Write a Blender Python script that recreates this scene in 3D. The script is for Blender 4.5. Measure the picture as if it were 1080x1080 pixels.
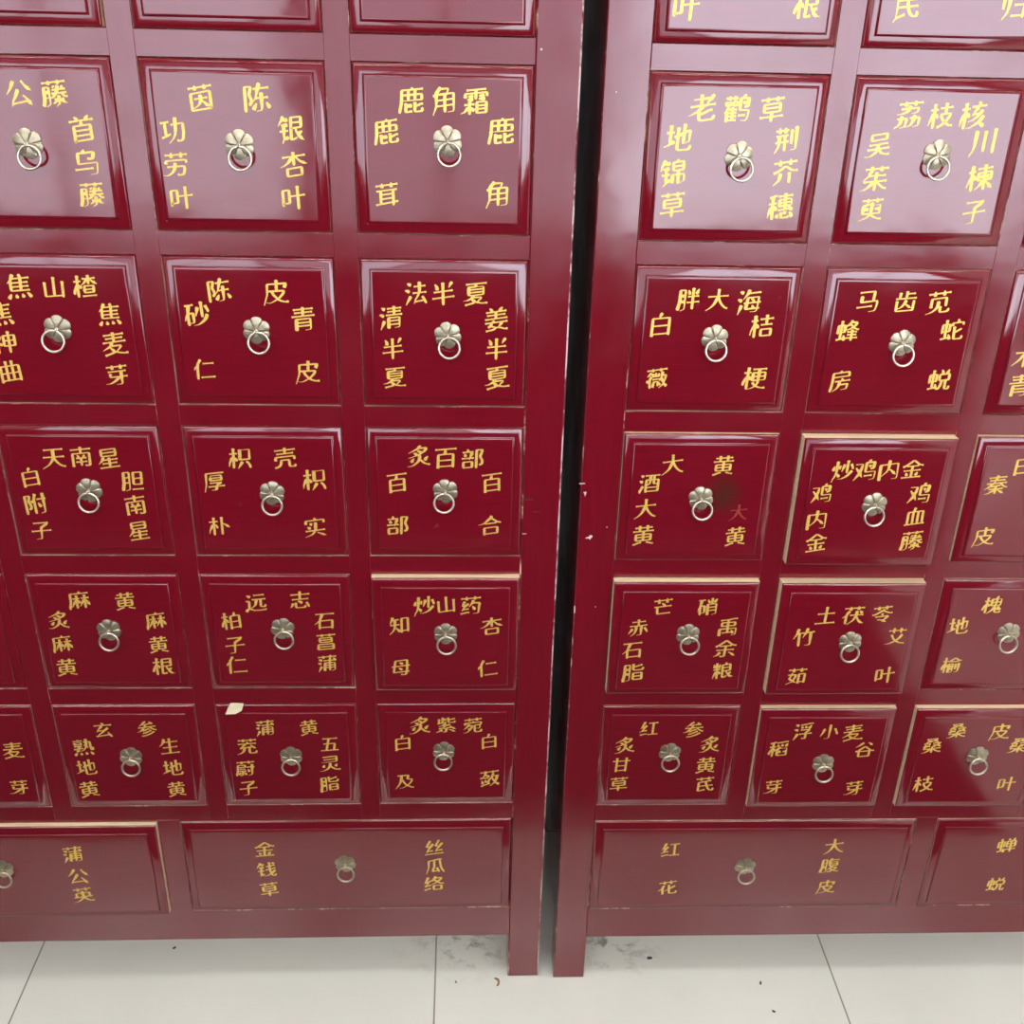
import bpy, bmesh, math, random
from mathutils import Matrix, Vector

# ------------------------------------------------------------------ start clean
for o in list(bpy.data.objects):
    bpy.data.objects.remove(o)
SC = bpy.context.scene
COL = SC.collection

# ------------------------------------------------------------------ camera
cam_d = bpy.data.cameras.new('camera')
cam_d.sensor_fit = 'HORIZONTAL'
cam_d.sensor_width = 36.0
cam_d.lens = 36.0 * 1136.12 / 1080.0
cam_d.clip_start = 0.02
cam = bpy.data.objects.new('camera', cam_d)
COL.objects.link(cam)
PITCH, YAW, ROLL = 0.45792, 0.0503, -0.0257
CAM = Vector((0.02429, -1.30, 1.52797))
fw = Vector((math.sin(YAW)*math.cos(PITCH), math.cos(YAW)*math.cos(PITCH), -math.sin(PITCH)))
rt = Vector((math.cos(YAW), -math.sin(YAW), 0))
dn = fw.cross(rt)
rt2 = math.cos(ROLL)*rt + math.sin(ROLL)*dn
dn2 = -math.sin(ROLL)*rt + math.cos(ROLL)*dn
cam.matrix_world = Matrix(((rt2.x, -dn2.x, -fw.x, CAM.x),
                           (rt2.y, -dn2.y, -fw.y, CAM.y),
                           (rt2.z, -dn2.z, -fw.z, CAM.z), (0, 0, 0, 1)))
SC.camera = cam

# ------------------------------------------------------------------ daylight and exposure
SKY = 14.5
world = bpy.data.worlds.new('overcast_sky')
SC.world = world
world.use_nodes = True
wn = world.node_tree.nodes
wl = world.node_tree.links
bg = wn['Background']
tc = wn.new('ShaderNodeTexCoord')
sx = wn.new('ShaderNodeSeparateXYZ')
wl.new(tc.outputs['Generated'], sx.inputs[0])
rmp = wn.new('ShaderNodeValToRGB')
mp = wn.new('ShaderNodeMapRange')
mp.inputs['From Min'].default_value = -1; mp.inputs['From Max'].default_value = 1
wl.new(sx.outputs['Z'], mp.inputs['Value'])
wl.new(mp.outputs[0], rmp.inputs[0])
e = rmp.color_ramp.elements
e[0].position = 0.30; e[0].color = (0.70, 0.70, 0.74, 1)
e[1].position = 0.50; e[1].color = (0.78, 0.86, 1.0, 1)
wl.new(rmp.outputs[0], bg.inputs['Color'])
bg.inputs['Strength'].default_value = SKY
LAMP = 26.0
ADDED_LAMPS = [(-1.3, -0.42, 0.25), (0.17, -0.42, 0.25), (1.64, -0.42, 0.25), (-1.4, -2.6, 1.5), (0.17, -2.6, 1.5), (1.74, -2.6, 1.5)]  # added lamps: near row grades the fronts downward, far row fills the floor
SC.view_settings.view_transform = 'Standard'
SC.view_settings.look = 'None'
SC.view_settings.exposure = 0.0
SC.view_settings.gamma = 1.0
SC.view_settings.use_curve_mapping = False

# ------------------------------------------------------------------ materials
def new_mat(name):
    m = bpy.data.materials.new(name)
    m.use_nodes = True
    nt = m.node_tree
    return m, nt, nt.nodes, nt.links, nt.nodes['Principled BSDF']

def coords(N, L, kind='Object', scale=(1, 1, 1)):
    t = N.new('ShaderNodeTexCoord'); mpn = N.new('ShaderNodeMapping')
    mpn.inputs['Scale'].default_value = scale
    L.new(t.outputs[kind], mpn.inputs[0])
    return mpn.outputs[0]

def geo_pos(N, L, scale=(1, 1, 1)):
    t = N.new('ShaderNodeNewGeometry'); mpn = N.new('ShaderNodeMapping')
    mpn.inputs['Scale'].default_value = scale
    L.new(t.outputs['Position'], mpn.inputs[0])
    return mpn.outputs[0]

def noise(N, L, vec, scale, detail=3, rough=0.55):
    n = N.new('ShaderNodeTexNoise')
    n.inputs['Scale'].default_value = scale; n.inputs['Detail'].default_value = detail
    n.inputs['Roughness'].default_value = rough
    L.new(vec, n.inputs['Vector'])
    return n.outputs['Fac']

def ramp(N, L, fac, stops):
    r = N.new('ShaderNodeValToRGB')
    while len(r.color_ramp.elements) < len(stops): r.color_ramp.elements.new(0.5)
    for el, (p, c) in zip(r.color_ramp.elements, stops):
        el.position = p; el.color = (*c, 1) if len(c) == 3 else c
    L.new(fac, r.inputs[0])
    return r.outputs[0]

def mixc(N, L, fac, a, b):
    m = N.new('ShaderNodeMix'); m.data_type = 'RGBA'
    if isinstance(fac, float): m.inputs[0].default_value = fac
    else: L.new(fac, m.inputs[0])
    for s, i in ((a, 6), (b, 7)):
        if isinstance(s, tuple): m.inputs[i].default_value = (*s, 1)
        else: L.new(s, m.inputs[i])
    return m.outputs[2]

RED_A = (0.160, 0.0040, 0.0120)
RED_B = (0.142, 0.0035, 0.0105)

def lacquer(name, grain=(1, 1, 9), gloss=(0.055, 0.14)):
    m, nt, N, L, P = new_mat(name)
    v = geo_pos(N, L, grain)
    g = noise(N, L, v, 14, 6, 0.65)
    base = ramp(N, L, g, [(0.35, RED_B), (0.65, RED_A)])
    # scuffs and small scratches that dull the lacquer
    v2 = geo_pos(N, L, (1, 1, 1))
    sc = noise(N, L, v2, 42, 5, 0.7)
    scm = ramp(N, L, sc, [(0.70, (0, 0, 0)), (0.78, (1, 1, 1))])
    P.inputs['Roughness'].default_value = 0.40
    P.inputs['Specular IOR Level'].default_value = 0.0
    dust = mixc(N, L, scm, base, (0.22, 0.05, 0.05))
    L.new(dust, P.inputs['Base Color'])
    P.inputs['Coat Weight'].default_value = 1.0
    P.inputs['Coat IOR'].default_value = 1.65
    r2 = noise(N, L, v2, 7, 3, 0.6)
    cr = ramp(N, L, r2, [(0.35, (gloss[0],)*3), (0.7, (gloss[1],)*3)])
    L.new(cr, P.inputs['Coat Roughness'])
    b = N.new('ShaderNodeBump'); b.inputs['Strength'].default_value = 0.10; b.inputs['Distance'].default_value = 0.004
    bn = noise(N, L, geo_pos(N, L, (1, 1, 1.6)), 11, 2, 0.5)
    L.new(bn, b.inputs['Height'])
    L.new(b.outputs[0], P.inputs['Coat Normal'])
    return m

M_RED = lacquer('dark_red_lacquer', (1, 1, 9))
M_POST = lacquer('dark_red_lacquer_upright', (9, 9, 1), (0.10, 0.22))
M_RAIL = lacquer('dark_red_lacquer_rail', (1, 1, 9), (0.10, 0.22))

def raw_wood():
    m, nt, N, L, P = new_mat('bare_pale_wood')
    g = noise(N, L, geo_pos(N, L, (1, 30, 30)), 9, 4)
    L.new(ramp(N, L, g, [(0.3, (0.62, 0.44, 0.26)), (0.7, (0.82, 0.66, 0.45))]), P.inputs['Base Color'])
    P.inputs['Roughness'].default_value = 0.7
    return m
M_RAW = raw_wood()

def worn():
    m, nt, N, L, P = new_mat('worn_lacquer_edge')
    g = noise(N, L, geo_pos(N, L, (1, 1, 1)), 16, 6, 0.75)
    f = ramp(N, L, g, [(0.55, (0, 0, 0)), (0.66, (1, 1, 1))])
    L.new(mixc(N, L, f, RED_B, (0.66, 0.47, 0.33)), P.inputs['Base Color'])
    P.inputs['Roughness'].default_value = 0.35
    return m
M_WORN = worn()

def chipped():
    m, nt, N, L, P = new_mat('chipped_white_edge')
    g = noise(N, L, geo_pos(N, L, (1, 1, 1)), 13, 7, 0.8)
    f = ramp(N, L, g, [(0.46, (0, 0, 0)), (0.54, (1, 1, 1))])
    L.new(mixc(N, L, f, (0.16, 0.02, 0.03), (0.78, 0.62, 0.56)), P.inputs['Base Color'])
    P.inputs['Roughness'].default_value = 0.4
    return m
M_CHIPPED = chipped()

def inside():
    m, nt, N, L, P = new_mat('opening_edge_wood')
    g = noise(N, L, geo_pos(N, L, (1, 1, 1)), 9, 4, 0.7)
    L.new(ramp(N, L, g, [(0.40, (0.34, 0.11, 0.09)), (0.60, (0.72, 0.50, 0.40))]), P.inputs['Base Color'])
    P.inputs['Roughness'].default_value = 0.6
    return m
M_INS = inside()

def gold():
    m, nt, N, L, P = new_mat('gold_paint')
    g = noise(N, L, geo_pos(N, L), 260, 3, 0.6)
    L.new(ramp(N, L, g, [(0.3, (0.70, 0.45, 0.085)), (0.7, (0.88, 0.61, 0.16))]), P.inputs['Base Color'])
    P.inputs['Metallic'].default_value = 0.45
    P.inputs['Roughness'].default_value = 0.42
    return m
M_GOLD = gold()

def simple(name, col, rough=0.5, metal=0.0):
    m, nt, N, L, P = new_mat(name)
    g = noise(N, L, coords(N, L), 30, 3)
    d = tuple(c*0.86 for c in col)
    L.new(ramp(N, L, g, [(0.35, d), (0.65, col)]), P.inputs['Base Color'])
    P.inputs['Roughness'].default_value = rough
    P.inputs['Metallic'].default_value = metal
    return m

def brass(name, a, b, rough, metal=1.0):
    m, nt, N, L, P = new_mat(name)
    oi = N.new('ShaderNodeObjectInfo')
    g = noise(N, L, geo_pos(N, L), 130, 4, 0.6)
    L.new(ramp(N, L, g, [(0.3, a), (0.7, b)]), P.inputs['Base Color'])
    P.inputs['Metallic'].default_value = metal
    P.inputs['Roughness'].default_value = rough
    return m
M_PLATE = brass('aged_brass', (0.30, 0.26, 0.18), (0.52, 0.45, 0.32), 0.38, 0.85)
M_RING = brass('worn_steel_brass', (0.56, 0.49, 0.38), (0.74, 0.66, 0.54), 0.30)

M_FADED = simple('faded_red_lettering', (0.26, 0.025, 0.012), 0.5)
M_WHITE = simple('white_plaster', (0.62, 0.62, 0.60), 0.8)
M_PANEL = simple('dark_wall_panelling', (0.07, 0.05, 0.045), 0.6)
M_CEIL = simple('ceiling_white', (0.85, 0.85, 0.84), 0.9)
M_ALU = simple('window_aluminium', (0.55, 0.56, 0.57), 0.4, 0.3)
M_TAPE = simple('yellowed_paper_tape', (0.62, 0.56, 0.36), 0.5)
M_HERB = simple('dried_herb_brown', (0.30, 0.17, 0.10), 0.8)
M_CRUMB = simple('dark_crumb', (0.06, 0.05, 0.045), 0.8)
M_CHIP = simple('bare_chip', (0.72, 0.58, 0.54), 0.7)
M_DARKCHIP = simple('dark_gouge', (0.05, 0.006, 0.012), 0.5)

def glass(t):
    m, nt, N, L, P = new_mat('window_glass')
    N.remove(P)
    out = N['Material Output']
    tr = N.new('ShaderNodeBsdfTransparent'); tr.inputs[0].default_value = (t, t, t, 1)
    gl = N.new('ShaderNodeBsdfGlossy'); gl.inputs['Roughness'].default_value = 0.02
    fr = N.new('ShaderNodeFresnel'); fr.inputs[0].default_value = 1.3
    mx = N.new('ShaderNodeMixShader')
    L.new(fr.outputs[0], mx.inputs[0]); L.new(tr.outputs[0], mx.inputs[1]); L.new(gl.outputs[0], mx.inputs[2])
    L.new(mx.outputs[0], out.inputs['Surface'])
    return m

def floor_mat():
    m, nt, N, L, P = new_mat('polished_floor_tile')
    g = N.new('ShaderNodeNewGeometry')
    s = N.new('ShaderNodeSeparateXYZ'); L.new(g.outputs['Position'], s.inputs[0])
    def grid(axis, off, size):
        a = N.new('ShaderNodeMath'); a.operation = 'SUBTRACT'; L.new(s.outputs[axis], a.inputs[0]); a.inputs[1].default_value = off
        d = N.new('ShaderNodeMath'); d.operation = 'DIVIDE'; L.new(a.outputs[0], d.inputs[0]); d.inputs[1].default_value = size
        f = N.new('ShaderNodeMath'); f.operation = 'FRACT'; L.new(d.outputs[0], f.inputs[0])
        c = N.new('ShaderNodeMath'); c.operation = 'SUBTRACT'; L.new(f.outputs[0], c.inputs[0]); c.inputs[1].default_value = 0.5
        b = N.new('ShaderNodeMath'); b.operation = 'ABSOLUTE'; L.new(c.outputs[0], b.inputs[0])
        gt = N.new('ShaderNodeMath'); gt.operation = 'GREATER_THAN'; L.new(b.outputs[0], gt.inputs[0]); gt.inputs[1].default_value = 0.5 - 0.0014/size
        return gt.outputs[0]
    gx = grid('X', TILE_X, TILE); gy = grid('Y', TILE_Y, TILE)
    mxm = N.new('ShaderNodeMath'); mxm.operation = 'MAXIMUM'; L.new(gx, mxm.inputs[0]); L.new(gy, mxm.inputs[1])
    n = noise(N, L, geo_pos(N, L), 3, 4)
    tile = ramp(N, L, n, [(0.3, (0.72, 0.735, 0.68)), (0.7, (0.78, 0.795, 0.74))])
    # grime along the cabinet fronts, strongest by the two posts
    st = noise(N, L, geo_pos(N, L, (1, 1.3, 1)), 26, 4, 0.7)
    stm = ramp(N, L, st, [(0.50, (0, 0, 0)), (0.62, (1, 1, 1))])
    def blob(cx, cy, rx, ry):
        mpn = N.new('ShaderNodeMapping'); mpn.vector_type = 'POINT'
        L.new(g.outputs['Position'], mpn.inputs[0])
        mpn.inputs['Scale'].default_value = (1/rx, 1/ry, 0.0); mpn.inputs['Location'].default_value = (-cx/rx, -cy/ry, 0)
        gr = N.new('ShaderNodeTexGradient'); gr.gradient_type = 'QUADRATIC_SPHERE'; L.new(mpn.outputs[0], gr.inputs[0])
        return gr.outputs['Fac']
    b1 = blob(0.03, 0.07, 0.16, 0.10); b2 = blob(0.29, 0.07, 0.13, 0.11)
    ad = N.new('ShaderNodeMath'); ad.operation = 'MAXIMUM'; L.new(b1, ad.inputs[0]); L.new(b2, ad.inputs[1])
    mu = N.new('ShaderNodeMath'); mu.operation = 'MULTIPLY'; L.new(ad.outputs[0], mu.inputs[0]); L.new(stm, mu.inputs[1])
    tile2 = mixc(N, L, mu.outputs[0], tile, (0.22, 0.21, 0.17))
    L.new(mixc(N, L, mxm.outputs[0], tile2, (0.30, 0.29, 0.26)), P.inputs['Base Color'])
    P.inputs['Roughness'].default_value = 0.16
    return m

# ------------------------------------------------------------------ mesh helpers
def obj(name, verts, faces, mats, parent=None, mat_idx=None, smooth=None, loc=None):
    me = bpy.data.meshes.new(name)
    me.from_pydata(verts, [], faces)
    for m in mats: me.materials.append(m)
    if mat_idx:
        for p, i in zip(me.polygons, mat_idx): p.material_index = i
    if smooth is not None:
        for p in me.polygons: p.use_smooth = True
        me.set_sharp_from_angle(angle=smooth)
    me.update()
    o = bpy.data.objects.new(name, me)
    COL.objects.link(o)
    if parent: o.parent = parent
    if loc: o.location = loc
    return o

def empty(name, loc=(0, 0, 0), rz=0, parent=None):
    o = bpy.data.objects.new(name, None)
    o.empty_display_size = 0.1
    COL.objects.link(o)
    o.location = loc; o.rotation_euler = (0, 0, rz)
    if parent: o.parent = parent
    return o

def tag(o, label=None, cat=None, group=None, kind=None):
    if label: o['label'] = label
    if cat: o['category'] = cat
    if group: o['group'] = group
    if kind: o['kind'] = kind
    return o

class MB:
    def __init__(self): self.v = []; self.f = []; self.m = []
    def box(self, x0, x1, y0, y1, z0, z1, m=0):
        b = len(self.v)
        self.v += [(x, y, z) for z in (z0, z1) for y in (y0, y1) for x in (x0, x1)]
        for q in ((0, 2, 3, 1), (4, 5, 7, 6), (0, 1, 5, 4), (2, 6, 7, 3), (0, 4, 6, 2), (1, 3, 7, 5)):
            self.f.append(tuple(b+i for i in q)); self.m.append(m)
        return self
    def frontbox(self, x0, x1, z0, z1, yf, yb, c, mf=0, mc=1, ms=(2, 2, 2, 2), mb=0):
        """box whose front edges are chamfered by c; ms = left,right,bottom,top side materials"""
        b = len(self.v)
        self.v += [(x0+c, yf, z0+c), (x1-c, yf, z0+c), (x1-c, yf, z1-c), (x0+c, yf, z1-c),
                   (x0, yf+c, z0), (x1, yf+c, z0), (x1, yf+c, z1), (x0, yf+c, z1),
                   (x0, yb, z0), (x1, yb, z0), (x1, yb, z1), (x0, yb, z1)]
        cb, cr, ct, cl = mc if isinstance(mc, tuple) else (mc,)*4
        F = [((0, 1, 2, 3), mf), ((4, 5, 1, 0), cb), ((5, 6, 2, 1), cr), ((6, 7, 3, 2), ct), ((7, 4, 0, 3), cl),
             ((8, 9, 5, 4), ms[2]), ((9, 10, 6, 5), ms[1]), ((10, 11, 7, 6), ms[3]), ((11, 8, 4, 7), ms[0]), ((9, 8, 11, 10), mb)]
        for q, mm in F:
            self.f.append(tuple(b+i for i in q)); self.m.append(mm)
        return self
    def build(self, name, mats, parent=None, smooth=None, loc=None):
        if not isinstance(mats, (list, tuple)): mats = [mats]
        return obj(name, self.v, self.f, mats, parent, self.m, smooth, loc)

# ------------------------------------------------------------------ sizes
PX, DW = 0.23434, 0.2043          # column pitch, drawer width
PZ, DH = 0.2180, 0.1890           # row pitch, drawer height
TOP1 = 1.4436                     # top of the second visible row
WP, WW = 0.5482, 0.5130           # wide drawers
WT, WB = 0.3500, 0.1625
RAIL_B = 0.0975
POST = 0.0525
XL0 = -6*PX - DW/2                # left cabinet: first drawer's left edge with c6 centred on x = 0
CAB_H = 1.945
DEPTH = 0.40
TILE, TILE_X, TILE_Y = 0.685, -0.021, 0.35

# ------------------------------------------------------------------ room
X0, X1, YB, YF, ZC = -3.2, 3.2, 0.46, -4.0, 2.85
M_FLOOR = floor_mat()
tag(MB().box(X0, X1, YF-0.2, YB, -0.10, 0.0).build('floor', M_FLOOR), 'glossy pale cream tiled floor under the cabinets', 'floor', kind='structure')
tag(MB().box(X0, X1, YF-0.2, YB, ZC, ZC+0.1).build('ceiling', M_CEIL), 'white ceiling', 'ceiling', kind='structure')
tag(MB().box(X0-0.15, X1+0.15, YB, YB+0.15, -0.1, ZC+0.1).build('wall_back', M_WHITE), 'white wall behind the cabinets', 'wall', kind='structure')
tag(MB().box(X0-0.15, X0, YF-0.2, YB, -0.1, ZC+0.1).build('wall_left', M_WHITE), 'white side wall on the left', 'wall', kind='structure')
tag(MB().box(X1, X1+0.15, YF-0.2, YB, -0.1, ZC+0.1).build('wall_right', M_WHITE), 'white side wall on the right', 'wall', kind='structure')
lw = MB().box(X0, 1.50, -2.05, -1.60, 0.0, 0.80, 0).box(X0, 1.53, -2.08, -1.57, 0.80, 0.84, 0)  # unseen counter, added to darken reflections and block low window light
tag(lw.build('wall_low', [M_PANEL]), 'low dark panelled counter wall facing the cabinets', 'wall', kind='structure')
tag(MB().box(-2.3, 1.12, -1.55, -0.37, 0.0, 0.008, 0).build('floor_mat', [simple('dark_mat', (0.04, 0.03, 0.032), 0.9)]), 'dark mat on the tiles in front of the cabinets', 'mat', kind='structure')  # added mat, stands in for shade on the floor the lacquer reflects
ADDED_PANE_TOP = 2.76
WIN = [(-3.0, -0.74, 0.40, 2.0, 0.62), (-0.70, 0.58, 0.02, 2.0, 0.45), (0.62, 2.9, 0.02, 2.0, 0.80)]  # middle pane is added, to put haze on the centre drawers
WIN += [(a, b, h+0.08, ADDED_PANE_TOP, 0.24) for (a, b, s, h, g_) in WIN]     # tinted panes added above to brighten the bevel reflections                       # x0, x1, sill, head
wf = MB()
xs = X0
for (a, b, s, h, g_) in WIN[:3]:
    wf.box(xs, a, YF-0.2, YF, 0, ZC); xs = b
    if s > 0.01: wf.box(a, b, YF-0.2, YF, 0, s)
    wf.box(a, b, YF-0.2, YF, h, h+0.08)
    wf.box(a, b, YF-0.2, YF, ADDED_PANE_TOP, ZC)
wf.box(xs, X1, YF-0.2, YF, 0, ZC)
tag(wf.build('wall_front', M_PANEL), 'dark panelled shop front wall with broad windows', 'wall', kind='structure')
for i, (a, b, s, h, g_) in enumerate(WIN):
    w = tag(empty('window_%d' % (i+1), ((a+b)/2, YF-0.1, s)), 'tall shop window in the front wall', 'window', kind='structure')
    hw, hh = (b-a)/2, h-s
    f = MB(); t = 0.045
    f.box(-hw, -hw+t, -0.03, 0.03, 0, hh).box(hw-t, hw, -0.03, 0.03, 0, hh)
    f.box(-hw+t, hw-t, -0.03, 0.03, 0, t).box(-hw+t, hw-t, -0.03, 0.03, hh-t, hh)
    f.box(-t/2, t/2, -0.03, 0.03, t, hh-t)
    f.build('window_frame', M_ALU, w)
    MB().box(-hw+t, hw-t, -0.003, 0.003, t, hh-t).build('window_pane', glass(g_), w)
    pl = bpy.data.lights.new('window_daylight', 'AREA'); pl.shape = 'RECTANGLE'; pl.size = b-a; pl.size_y = hh
    pl.cycles.is_portal = True
    po = bpy.data.objects.new('window_daylight', pl); COL.objects.link(po)
    po.location = ((a+b)/2, YF-0.02, (s+h)/2); po.rotation_euler = (math.radians(90), 0, 0)

# ------------------------------------------------------------------ added ceiling lights, out of view
def added_lamp_mat(p):
    m, nt, N, L, P = new_mat('lit_diffuser')
    P.inputs['Base Color'].default_value = (0.9, 0.9, 0.9, 1)
    P.inputs['Emission Color'].default_value = (1.0, 0.97, 0.93, 1)
    P.inputs['Emission Strength'].default_value = LAMP*p
    return m
for lx, ly, lp in ADDED_LAMPS:
    t = tag(empty('ceiling_light', (lx, ly, ZC)), 'long white ceiling light panel', 'ceiling light', 'ceiling light panels')
    MB().box(-0.62, 0.62, -0.16, 0.16, -0.05, 0.0).build('housing', M_ALU, t)
    MB().box(-0.60, 0.60, -0.14, 0.14, -0.058, -0.0505).build('diffuser', added_lamp_mat(lp), t)

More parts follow.
